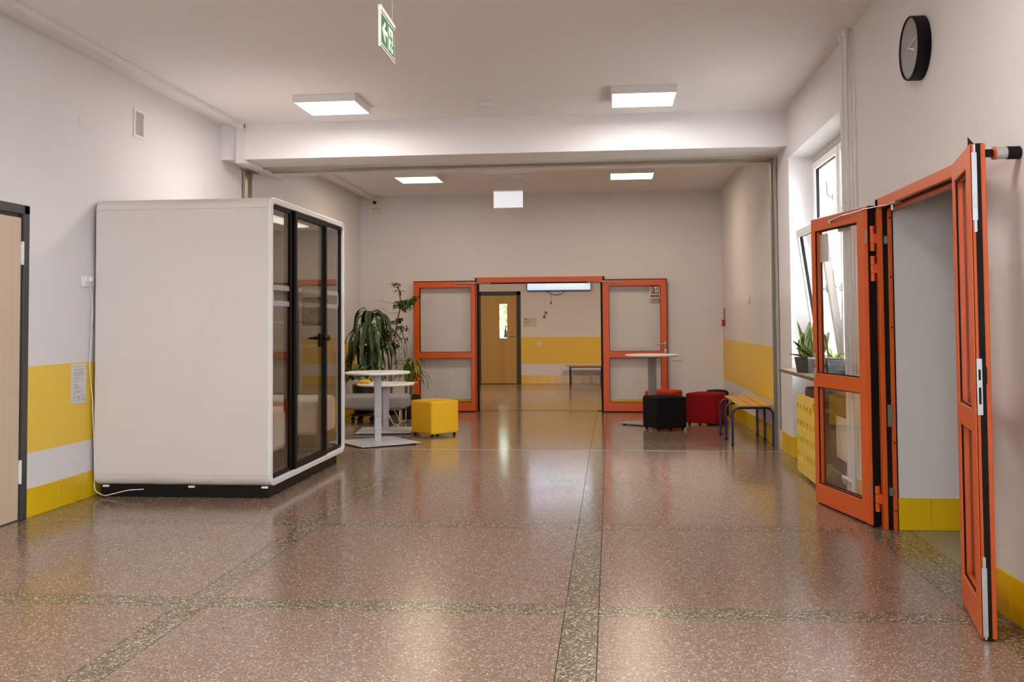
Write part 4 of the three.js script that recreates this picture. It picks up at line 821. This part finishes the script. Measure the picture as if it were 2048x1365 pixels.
// ------------------------------------------------------------------ radiator, its cover and the pipes
{
  const t = thing('radiator_cover', 'yellow radiator screen board pierced with rows of round holes, under the windowsill', 'radiator cover', [1.61, 0.025, -8.42]);
  const z0 = -0.41, z1 = 0.41, h = 0.672;                        // local shape: x runs along -z
  const s = rrect(0.82, h, 0.035, 0, h / 2);
  for (let r = 0; r < 4; r++) for (let k = 0; k < 6; k++) { if (r === 3 && k === 0) continue; const p = new THREE.Path(); p.absarc(0.352 - 0.0 - (5 - k) * 0.0 - k * 0.0 + (k - 5) * 0.133, 0.145 + r * 0.135, 0.0395, 0, Math.PI * 2, true); s.holes.push(p); }
  const big = new THREE.Path(); big.absarc(0.352 - 5 * 0.133, 0.585, 0.052, 0, Math.PI * 2, true); s.holes.push(big);
  part('board', extrude(s, 0.018, 0.002, 2).rotateY(Math.PI / 2), M.radYellow, t);
  part('bracket', [rbox(0.018, 0.17, 0.56, 0.59, -0.25, -0.235, 0.002), rbox(0.018, 0.17, 0.56, 0.59, 0.22, 0.235, 0.002), rbox(0.018, 0.17, 0.12, 0.15, -0.25, -0.235, 0.002), rbox(0.018, 0.17, 0.12, 0.15, 0.22, 0.235, 0.002)], M.steelDull, t);
  void z0; void z1;
  const r = thing('radiator', 'brown cast iron radiator behind the yellow screen board', 'radiator', [1.87, 0, -8.55]);
  for (let i = 0; i < 23; i++) { const z = -0.88 + i * 0.075; part('rib', [rbox(-0.07, -0.02, 0.12, 0.70, z - 0.026, z + 0.026, 0.022, 3), rbox(0.0, 0.05, 0.12, 0.70, z - 0.026, z + 0.026, 0.022, 3), rbox(-0.07, 0.05, 0.60, 0.71, z - 0.03, z + 0.03, 0.025, 3), rbox(-0.07, 0.05, 0.11, 0.20, z - 0.03, z + 0.03, 0.025, 3)], M.radiator, r); }
  part('bracket', [box(0.03, 0.1, 0.2, 0.23, -0.6, -0.57), box(0.03, 0.1, 0.2, 0.23, 0.57, 0.6)], M.radiator, r);
  part('meter_board', rbox(-0.085, -0.075, 0.24, 0.57, 0.43, 0.82, 0.002), M.ivory, r);
  const p = thing('heating_pipe', 'pair of white heating pipes rising beside the window to the ceiling', 'pipe', [0, 0, 0]);
  part('riser', [cyl(0.0135, 0.0135, CEIL, 1.70, CEIL / 2, -7.33, 16)], M.wall, p);
  part('riser', [cyl(0.017, 0.017, CEIL, 1.70, CEIL / 2, -7.21, 16)], M.wall, p);
  for (const [z, r2] of [[-7.33, 0.021], [-7.21, 0.025]]) part('ceiling_collar', cyl(r2, r2, 0.06, 1.70, CEIL - 0.03, z, 18), M.wall, p);
  part('branch', [bent([V(1.70, 0.66, -7.33), V(1.74, 0.66, -7.42), V(1.83, 0.66, -7.72)], 0.0125, 0.03, 40), bent([V(1.70, 0.18, -7.21), V(1.69, 0.18, -7.5), V(1.74, 0.10, -7.62), V(1.83, 0.16, -7.74)], 0.0125, 0.03, 40)], M.white, p);
  part('valve', [cyl(0.02, 0.02, 0.05, 1.83, 0.66, -7.70, 14), cyl(0.016, 0.016, 0.06, 1.83, 0.16, -7.72, 14)], M.steelDull, p);
}
// ------------------------------------------------------------------ ceiling lamps
function ceilingLamp(label, x, z, yUnder, ceil, s, power, tint, glow) {
  const t = thing('ceiling_light', label, 'ceiling light', [x, ceil, z], 0);
  const h = ceil - yUnder;
  part('housing', [extrude(rectShape(-s / 2, s / 2, -s / 2, s / 2, [[-s / 2 + 0.012, s / 2 - 0.012, -s / 2 + 0.012, s / 2 - 0.012]]), h, 0.0015, 1).rotateX(Math.PI / 2), box(-s / 2 + 0.005, s / 2 - 0.005, -0.012, 0, -s / 2 + 0.005, s / 2 - 0.005)], M.white, t);
  const m = new THREE.MeshStandardMaterial({ color: 0xffffff, emissive: new THREE.Color(1, 0.985, 0.96), emissiveIntensity: glow, roughness: 0.6 }); m.name = 'lamp_diffuser';
  part('diffuser', box(-s / 2 + 0.012, s / 2 - 0.012, -h + 0.003, -h + 0.007, -s / 2 + 0.012, s / 2 - 0.012), m, t);
  const L = new THREE.RectAreaLight(tint, power, s - 0.03, s - 0.03);
  L.position.set(0, -h - 0.004, 0); L.rotation.x = -Math.PI / 2; L.castShadow = true; L.name = 'panel_light';
  t.add(L);
  return t;
}
ceilingLamp('square ceiling light panel before the beam, above the white booth', -2.573, -8.96, 3.35, CEIL, 0.585, LAMP_FRONT, LAMP_TINT, 1.0);
ceilingLamp('square ceiling light panel before the beam, near the window side', 0.32, -9.0, 3.35, CEIL, 0.585, LAMP_FRONT, LAMP_TINT, 1.0);
ceilingLamp('square ceiling light panel behind the beam, over the round tables', -2.637, -13.5, 3.325, CEIL2, 0.60, LAMP_REAR, LAMP_TINT_REAR, 1.0);
ceilingLamp('square ceiling light panel behind the beam, over the cube poufs', 0.315, -13.58, 3.325, CEIL2, 0.60, LAMP_REAR, LAMP_TINT_REAR, 1.0);
for (const [x, z] of [[-2.573, -3.6], [0.32, -3.6], [-2.573, 1.6], [0.32, 1.6]]) ceilingLamp(`square ceiling light panel overhead in the ${z < 0 ? 'middle' : 'window end'} of the hall, ${x < 0 ? 'booth' : 'clock'} side`, x, z, 3.35, CEIL, 0.585, LAMP_FRONT, LAMP_TINT, 1.0);
for (const [x, z] of [[-3.2, -19], [1.0, -19]]) ceilingLamp(`square ceiling light panel in the far corridor, ${x < 0 ? 'door' : 'bench'} side`, x, z, 3.325, CEIL2, 0.60, LAMP_FAR, LAMP_TINT_REAR, 1.0);

// smoke detector, trunking
{
  const t = thing('alarm_sensor', 'small white sensor box on the ceiling between the two front light panels', 'sensor', [-1.15, CEIL, -9.2]);
  part('housing', rbox(-0.07, 0.07, -0.045, 0, -0.06, 0.06, 0.006), M.white, t);
  part('indicator', cyl(0.012, 0.01, 0.006, 0.0, -0.048, 0.02, 12), M.ivory, t);
  const k = thing('cable_duct', 'long white cable duct along the ceiling edge, bending down over the beam', 'cable duct', [0, 0, 0]);
  part('run', rbox(-3.86, -3.775, CEIL - 0.045, CEIL, -9.884, 5.9, 0.004), M.wall, k);
  part('drop', rbox(-3.86, -3.775, 3.006, CEIL, -9.886, -9.842, 0.002), M.wall, k);
  part('under_beam', rbox(-3.86, -3.775, 3.006, 3.05, -11.12, -9.886, 0.002), M.wall, k);
  const k2 = thing('cable_duct', 'white cable duct on the rear ceiling ending at a small wall box', 'cable duct', [0, 0, 0]);
  part('run', rbox(-3.87, -3.78, CEIL2 - 0.05, CEIL2, -15.60, -11.1, 0.004), M.wall, k2);
  const jb = thing('junction_box', 'small cream box with a printed label high in the wall corner', 'junction box', [-3.775, 3.285, ZB]);
  part('housing', rbox(-0.10, 0.085, -0.09, 0.09, 0, 0.05, 0.005), M.ivory, jb);
  part('plug', rbox(-0.03, 0.02, -0.02, 0.02, 0.05, 0.09, 0.005), M.blackMetal, jb);
  const [c, g] = canvas(256, 190); g.fillStyle = '#d8cfc4'; g.fillRect(0, 0, 256, 190); g.fillStyle = '#7c2a22'; g.fillRect(0, 8, 130, 24); g.fillStyle = '#201815'; g.fillRect(130, 8, 126, 24);
  g.fillStyle = '#7b736c'; for (let i = 0; i < 5; i++) g.fillRect(14, 60 + i * 22, rnd(80, 150), 8); g.fillStyle = '#332c28'; g.fillRect(205, 52, 34, 36); g.fillRect(200, 112, 38, 40);
  part('label', box(-0.055, 0.092, -0.19, -0.085, 0, 0.003), printMat(c), jb);
}
// vent and small wall details on the left
{
  const t = thing('air_vent', 'small white ventilation grille with fine slats high on the pale wall', 'air vent', [XL, 3.062, -8.065]);
  part('frame', extrude(rectShape(-0.1, 0.1, -0.125, 0.125, [[-0.072, 0.072, -0.098, 0.098]]), 0.012, 0.003).rotateY(Math.PI / 2), M.white, t);
  part('backing', box(-0.03, 0.001, -0.1, 0.1, -0.075, 0.075), std('tan_mesh', lin(0.33, 0.25, 0.17), 0.8), t);
  for (let i = 0; i < 16; i++) part('slat', box(-0.003, 0.003, -0.0018, 0.0018, -0.073, 0.073).rotateZ(0.5).translate(0.005, -0.09 + i * 0.012, 0), M.white, t);
  tag(obj('junction_cover', cyl(0.045, 0.045, 0.004, 0, 0, 0, 32).rotateZ(Math.PI / 2).translate(XL + 0.001, 2.9, -7.14), M.wall), 'round painted cover plate on the pale wall beside the vent', 'cover plate');
  tag(obj('junction_cover', cyl(0.045, 0.045, 0.004, 0, 0, 0, 32).rotateZ(Math.PI / 2).translate(XR - 0.001, 2.74, -12.6), M.wallLow), 'round painted cover plate high on the wall above the bench', 'cover plate');
}
{ // printed notice on the yellow band
  const [c, g] = canvas(420, 600);
  g.fillStyle = '#d6d5d6'; g.fillRect(0, 0, 420, 600);
  g.fillStyle = '#aebb9a'; g.fillRect(22, 40, 376, 10); g.fillRect(22, 548, 376, 10); g.strokeStyle = '#b9c0b4'; g.lineWidth = 3; g.strokeRect(30, 44, 360, 508);
  const row = (y, x, w, h, a) => { g.globalAlpha = a; g.fillStyle = '#4c4850'; let p = x; while (p < x + w) { const k = rnd(4, 17); g.fillRect(p, y, Math.min(k, x + w - p), h); p += k + rnd(2, 5); } g.globalAlpha = 1; };
  row(86, 86, 268, 9, 0.85);
  let y = 122;
  for (const [w, gap] of [[290, 0], [300, 0], [300, 0], [270, 0], [200, 14], [280, 0], [150, 14], [310, 0], [130, 20], [140, 0], [150, 0], [150, 0], [250, 0], [190, 0], [170, 14], [270, 0], [180, 0], [190, 0], [60, 16], [300, 0], [160, 0]]) { row(y, 62, w, 7, 0.5); y += 15 + gap; }
  g.strokeStyle = '#56525c'; g.lineWidth = 5; g.beginPath(); g.moveTo(66, 500); g.lineTo(84, 530); g.lineTo(112, 512); g.moveTo(70, 490); g.lineTo(88, 484); g.moveTo(116, 494); g.lineTo(106, 484); g.stroke();
  g.beginPath(); g.moveTo(196, 510); g.lineTo(222, 486); g.lineTo(226, 526); g.moveTo(190, 530); g.quadraticCurveTo(214, 500, 236, 524); g.moveTo(236, 520); g.lineTo(228, 540); g.lineTo(206, 538); g.stroke();
  g.fillStyle = '#a9a6ab'; for (let i = 0; i < 9; i++) g.fillRect(318, 480 + i * 7, 46, 4);
  const t = thing('wall_notice', 'white printed notice sheet taped on the yellow wall band beside the booth', 'notice', [XL + 0.003, 0.888, -7.133]);
  part('sheet', box(0, 0.0012, -0.151, 0.151, -0.106, 0.106), M.paper, t);
  part('print', new THREE.PlaneGeometry(0.212, 0.302).rotateY(Math.PI / 2).translate(0.0016, 0, 0), printMat(c), t);
}
// clock
{
  const R = 0.178, t = thing('wall_clock', 'round black wall clock with a grey dial and white hands', 'clock', [XR, 2.848, -5.66]);
  const lathe = (p, seg = 64) => new THREE.LatheGeometry(p.map(([a, b]) => new THREE.Vector2(a, b)), seg).rotateZ(Math.PI / 2);
  part('case', lathe([[0.0, 0.002], [R, 0.002], [R, 0.07], [R - 0.002, 0.073], [R - 0.009, 0.073], [R - 0.010, 0.068], [R - 0.011, 0.062]]), M.black, t);
  part('dial', cyl(R - 0.011, R - 0.011, 0.004, 0, 0, 0, 64).rotateZ(Math.PI / 2).translate(-0.063, 0, 0), M.clockFace, t);
  const mk = std('pale_grey_print', lin(0.42, 0.38, 0.38), 0.6);
  const hand = (ang, len, w, back, x) => { const g = box(-0.0008, 0.0008, -back, len, -w / 2, w / 2); g.rotateX(ang); return g.translate(x, 0, 0); };
  for (let i = 0; i < 12; i++) part('hour_mark', box(-0.0006, 0.0006, 0.128, 0.152, -0.0032, 0.0032).rotateX(i * Math.PI / 6).translate(-0.0653, 0, 0), mk, t);
  const wm = std('white_hand', lin(0.75, 0.73, 0.72), 0.4);
  // seen from the room, clockwise runs from up towards +z
  part('minute_hand', hand(78 * D2R, 0.135, 0.006, 0.03, -0.0705), wm, t);
  part('hour_hand', hand(108 * D2R, 0.105, 0.009, 0.025, -0.068), wm, t);
  part('hub', cyl(0.006, 0.006, 0.012, 0, 0, 0, 14).rotateZ(Math.PI / 2).translate(-0.067, 0, 0), wm, t);
}
// hanging signs
function exitPicture() {
  const [c, g] = canvas(640, 320);
  g.fillStyle = '#f2f2f0'; g.fillRect(0, 0, 640, 320);
  g.fillStyle = '#2f7d3c'; g.fillRect(12, 12, 298, 296); g.fillRect(322, 12, 306, 296);
  g.strokeStyle = '#eceeea'; g.fillStyle = '#eceeea'; g.lineWidth = 52; g.lineJoin = 'miter';
  g.beginPath(); g.moveTo(206, 66); g.lineTo(88, 160); g.lineTo(206, 254); g.stroke(); g.fillRect(100, 134, 196, 52);
  g.fillRect(356, 40, 208, 240);
  g.strokeStyle = '#2f7d3c'; g.fillStyle = '#2f7d3c'; g.lineWidth = 26; g.lineCap = 'round'; g.lineJoin = 'round';
  g.beginPath(); g.arc(446, 92, 19, 0, 7); g.fill();
  g.beginPath(); g.moveTo(452, 128); g.lineTo(474, 190); g.lineTo(440, 226); g.lineTo(452, 276); g.moveTo(474, 190); g.lineTo(520, 224); g.lineTo(556, 214); g.moveTo(452, 132); g.lineTo(410, 150); g.lineTo(380, 138); g.moveTo(456, 130); g.lineTo(500, 152); g.lineTo(520, 130); g.stroke();
  return c;
}
{
  const t = thing('exit_sign', 'green emergency exit sign with white arrow and running figure, hung from the ceiling', 'exit sign', [-0.962, 2.595, -4.20], 0.02);
  const acr = phys('clear_acrylic', lin(0.95, 0.95, 0.97), 0.03, { transmission: 1, thickness: 0, ior: 1.49 });
  part('panel', rbox(-0.004, 0.004, -0.086, 0.072, -0.15, 0.15, 0.001), acr, t);
  part('light_bar', rbox(-0.0075, 0.0075, 0.068, 0.088, -0.151, 0.151, 0.002), M.white, t);
  part('end_strip', [box(-0.006, 0.006, -0.086, 0.07, 0.147, 0.151), box(-0.006, 0.006, -0.09, -0.084, -0.15, 0.151)], M.white, t);
  const em = new THREE.MeshStandardMaterial({ map: fitted(exitPicture()), roughness: 0.4 }); em.name = 'exit_print';
  part('pictogram', new THREE.PlaneGeometry(0.29, 0.138).rotateY(Math.PI / 2).translate(0.0048, -0.006, 0), em, t);
  part('back_film', box(-0.0052, -0.0042, -0.075, 0.063, -0.145, 0.145), M.white, t);
  for (const z of [-0.12, 0.12]) part('wire', rod(V(0, 0.085, z), V(0, CEIL - 2.595, z), 0.0006, 6), M.steel, t);
}
{
  const z = -13.6, t = thing('hanging_sign', 'pale glowing sign panel hung on two wires below a ceiling box behind the beam', 'exit sign', [-1.397, CEIL2, z], -0.02);
  part('ceiling_box', rbox(-0.215, 0.215, -0.058, 0, -0.035, 0.035, 0.004), M.ivory, t);
  part('conduit', [rbox(0.21, 0.31, -0.02, 0, -0.012, 0.012, 0.003)], M.white, t);
  for (const x of [-0.18, 0.18]) part('wire', rod(V(x, -0.05, 0), V(x, -0.215, 0), 0.0022, 6), M.white, t);
  part('light_bar', rbox(-0.207, 0.207, -0.235, -0.212, -0.014, 0.014, 0.003), M.white, t);
  const m = new THREE.MeshStandardMaterial({ color: lin(0.8, 0.8, 0.84), emissive: lin(0.80, 0.82, 0.90), emissiveIntensity: 0.2, roughness: 0.4 }); m.name = 'lit_acrylic';
  part('panel', rbox(-0.205, 0.205, -0.462, -0.235, -0.005, 0.005, 0.001), m, t);
  const L = new THREE.RectAreaLight(0xf2f4ff, 0.17, 0.4, 0.22); L.position.set(0, -0.35, 0.007); L.rotation.y = Math.PI; L.castShadow = true; t.add(L);
}
// ------------------------------------------------------------------ far wall: screen, plate, sockets, pictures
{
  const [c, g] = canvas(1456, 820);
  g.fillStyle = '#dfe3f6'; g.fillRect(0, 0, 1456, 820);
  g.fillStyle = '#e4efe9'; g.strokeStyle = '#c6d8dc'; g.lineWidth = 5; g.beginPath(); g.roundRect(430, 60, 905, 700, 30); g.fill(); g.stroke();
  g.fillStyle = '#b9bcc8'; for (let i = 0; i < 8; i++) g.fillRect(500, 150 + i * 62, 660 - (i % 3) * 80, 16);
  g.fillStyle = '#a9c6d6'; for (let i = 0; i < 8; i++) for (let k = 0; k < 2; k++) { g.beginPath(); g.arc(30 + i * 45, 745 + k * 42, 5, 0, 7); g.fill(); }
  g.fillStyle = '#6a6f93'; for (let i = 0; i < 14; i++) for (let k = 0; k < 2; k++) { g.beginPath(); g.arc(1380 + k * 44, 200 + i * 44, 6, 0, 7); g.fill(); }
  g.fillStyle = '#2f86c0'; g.fillRect(0, 0, 8, 820); g.fillRect(0, 806, 1456, 8);
  const t = thing('wall_screen', 'large flat wall screen showing a pale slide, high on the far corridor wall', 'screen', [-1.17, 2.46, ZF + 0.06]);
  part('housing', rbox(-0.735, 0.735, -0.415, 0.415, -0.045, 0.01, 0.006), M.black, t);
  const m = new THREE.MeshStandardMaterial({ color: 0x000000, emissive: 0xffffff, emissiveMap: fitted(c), emissiveIntensity: 0.33, roughness: 0.3 }); m.name = 'screen_picture';
  part('display', new THREE.PlaneGeometry(1.45, 0.81).translate(0, 0.003, 0.0115), m, t);
  part('mount', box(-0.2, 0.2, -0.15, 0.15, -0.06, -0.045), M.blackMetal, t);
  const L = new THREE.RectAreaLight(0xdfe6ff, 0.3, 1.4, 0.78); L.position.set(0, 0, 0.014); L.rotation.y = Math.PI; L.castShadow = true; t.add(L);
  const k = thing('screen_cable', 'thin dark cables dangling below the wall screen with a plug', 'cable', [0, 0, ZF]);
  part('loop', tube([V(-1.48, 2.05, 0.02), V(-1.40, 2.01, 0.02), V(-1.28, 1.955, 0.02), V(-1.14, 1.965, 0.02), V(-1.05, 2.02, 0.02), V(-1.0, 2.08, 0.02)], 0.006, 40, 6), M.charcoal, k);
  part('pull', [rod(V(-1.35, 1.99, 0.015), V(-1.35, 1.78, 0.015), 0.0025, 6), rbox(-1.362, -1.338, 1.75, 1.79, 0.005, 0.03, 0.004)], M.charcoal, k);
  part('plug', [tube([V(-1.45, 1.56, 0.02), V(-1.49, 1.50, 0.03), V(-1.505, 1.46, 0.03), V(-1.51, 1.43, 0.03)], 0.007, 20, 6), tube([V(-1.44, 1.53, 0.02), V(-1.47, 1.545, 0.02), V(-1.50, 1.575, 0.02)], 0.007, 12, 6), new THREE.SphereGeometry(0.022, 12, 10).translate(-1.512, 1.45, 0.035)], M.black, k);
  const d = thing('cable_cover', 'slim white cable cover strip running down from the wall screen to a socket', 'cable cover', [-1.505, 1.80, ZF]);
  part('strip', rbox(-0.018, 0.018, -0.24, 0.26, 0, 0.012, 0.003), M.wall, d);
  const s = thing('plug_socket', 'white plug socket below the cable cover on the far corridor wall', 'socket', [-1.515, 1.40, ZF]);
  part('plate', rbox(-0.035, 0.035, -0.035, 0.035, 0, 0.012, 0.004), M.ivory, s);
  part('recess', cyl(0.024, 0.024, 0.003, 0, 0, 0, 18).rotateX(Math.PI / 2).translate(0, 0, 0.0125), M.white, s);
  const s2 = thing('light_switch', 'white square switch on the yellow band of the far corridor wall', 'switch', [-1.635, 0.822, ZF + 0.002]);
  part('plate', rbox(-0.04, 0.04, -0.04, 0.04, 0, 0.01, 0.003), M.white, s2);
  part('rocker', rbox(-0.027, 0.027, -0.027, 0.027, 0.008, 0.014, 0.002), M.white, s2);
}
{
  const [c, g] = canvas(600, 420);
  g.fillStyle = '#cfc4b6'; g.fillRect(0, 0, 600, 420); g.fillStyle = '#17130f';
  g.font = 'bold 88px sans-serif'; g.fillText('206', 22, 98); g.font = 'bold 58px sans-serif'; g.fillText('Pracownia', 22, 186); g.fillText('Fizyczna', 22, 262);
  const t = thing('room_plate', 'pale room plate reading 206 beside the far wooden door', 'sign', [-1.84, 1.328, ZF]);
  part('plate', rbox(-0.15, 0.15, -0.104, 0.104, 0, 0.006, 0.002), M.ivory, t);
  part('lettering', new THREE.PlaneGeometry(0.296, 0.204).translate(0, 0, 0.0066), printMat(c), t);
  const [c2, g2] = canvas(256, 320);
  g2.fillStyle = '#3c6b4c'; g2.fillRect(0, 0, 256, 320); g2.fillStyle = '#a59a88'; g2.fillRect(20, 20, 216, 280); g2.fillStyle = '#6d7060'; for (let i = 0; i < 30; i++) g2.fillRect(rnd(24, 200), rnd(30, 280), rnd(10, 34), rnd(6, 18));
  const p = thing('framed_poster', 'green-framed poster on the corridor wall, seen mirrored in the booth glass', 'poster', [1.75, 1.62, ZF]);
  part('frame', rbox(-0.30, 0.30, -0.33, 0.33, 0, 0.012, 0.003), M.leafMid, p);
  part('print', new THREE.PlaneGeometry(0.57, 0.63).translate(0, 0, 0.0128), printMat(c2), p);
}
// ------------------------------------------------------------------ right rear wall: call point, box; back wall socket
{
  const t = thing('fire_call_point', 'small red fire call point on the wall near the back corner', 'call point', [XR, 1.30, -15.36]);
  part('box', rbox(-0.05, 0, -0.05, 0.05, -0.05, 0.05, 0.004), M.red, t);
  part('face', rbox(-0.054, -0.049, -0.03, 0.03, -0.03, 0.03, 0.002), M.ivory, t);
  part('conduit', [rbox(-0.016, 0, 0.06, 0.22, -0.012, 0.012, 0.002)], M.bark, t);
  const s = thing('wall_hook', 'small pale fitting on the wall above the slatted bench', 'fitting', [XR, 1.59, -12.6]);
  part('plate', rbox(-0.012, 0, -0.05, 0.05, -0.03, 0.03, 0.003), M.wallLow, s);
  part('clip', rbox(-0.035, -0.01, -0.045, -0.01, -0.012, 0.012, 0.004), M.wallLow, s);
  const d = thing('double_socket', 'white double socket on the back wall beside the orange door leaf', 'socket', [1.045, 0.755, ZB]);
  part('plate', rbox(-0.075, 0.075, -0.04, 0.04, 0, 0.012, 0.004), M.white, d);
  for (const x of [-0.036, 0.036]) part('recess', cyl(0.022, 0.022, 0.003, 0, 0, 0, 18).rotateX(Math.PI / 2).translate(x, 0, 0.0125), M.ivory, d);
}
// ------------------------------------------------------------------ garden beyond the classroom
{
  const b = thing('soap_bottle', 'small dark green bottle on the classroom windowsill, seen through the door slot', 'bottle', [-2.86, 0.92, -26.88]);
  part('body', new THREE.LatheGeometry([[0, 0], [0.045, 0], [0.048, 0.02], [0.045, 0.17], [0.018, 0.21], [0.016, 0.28], [0, 0.28]].map(([x, y]) => new THREE.Vector2(x, y)), 24), phys('green_bottle', lin(0.02, 0.06, 0.03), 0.2), b);
  part('cap', cyl(0.018, 0.018, 0.03, 0, 0.29, 0, 16), M.black, b);
  const tree = (x, y, z, r, n, cols, label) => {
    const t = thing('garden_tree', label, 'tree', [x, -3, z]);
    part('trunk', tube([V(0, 0, 0), V(0.1, 2, 0), V(0, y + 3 - r * 0.3, 0)], 0.12, 20, 8), M.bark, t);
    const g = new THREE.BufferGeometry(), pos = [], col = [];
    for (let i = 0; i < n; i++) {
      let px, py, pz; do { px = rnd(-1, 1); py = rnd(-1, 1); pz = rnd(-1, 1); } while (px * px + py * py + pz * pz > 1);
      const c = cols[Math.floor(rnd(0, cols.length))], a = V(rnd(-1, 1), rnd(-1, 1), rnd(-1, 1)).normalize().multiplyScalar(0.11), q = V(rnd(-1, 1), rnd(-1, 1), rnd(-1, 1)).normalize().multiplyScalar(0.075), o = V(px * r, y + 3 + py * r * 0.9, pz * r);
      for (const v of [o.clone().sub(a), o.clone().add(q), o.clone().add(a), o.clone().sub(a), o.clone().add(a), o.clone().sub(q)]) { pos.push(v.x, v.y, v.z); col.push(c.r, c.g, c.b); }
    }
    g.setAttribute('position', new THREE.Float32BufferAttribute(pos, 3)); g.setAttribute('color', new THREE.Float32BufferAttribute(col, 3)); g.computeVertexNormals();
    const f = part('foliage', g, phys('tree_leaves', lin(1, 1, 1), 0.7, { vertexColors: true, side: THREE.DoubleSide, transmission: 0.35, thickness: 0 }), t); f.userData.kind = 'stuff';
  };
  tree(-3.4, 2.6, -34, 1.9, 2600, [lin(0.14, 0.22, 0.05), lin(0.09, 0.16, 0.05), lin(0.28, 0.28, 0.12)], 'loose light green garden tree seen through the door slot, upper half');
  tree(-3.9, 0.6, -37, 1.5, 1500, [lin(0.34, 0.22, 0.15), lin(0.26, 0.22, 0.10), lin(0.42, 0.33, 0.30)], 'reddish autumn bush in the garden seen through the lower door slot');
  struct('ground', box(-40, 40, -3.3, -3, -60, 60), std('garden_ground', lin(0.20, 0.19, 0.14), 0.95));
}
renderer.render(scene, camera);
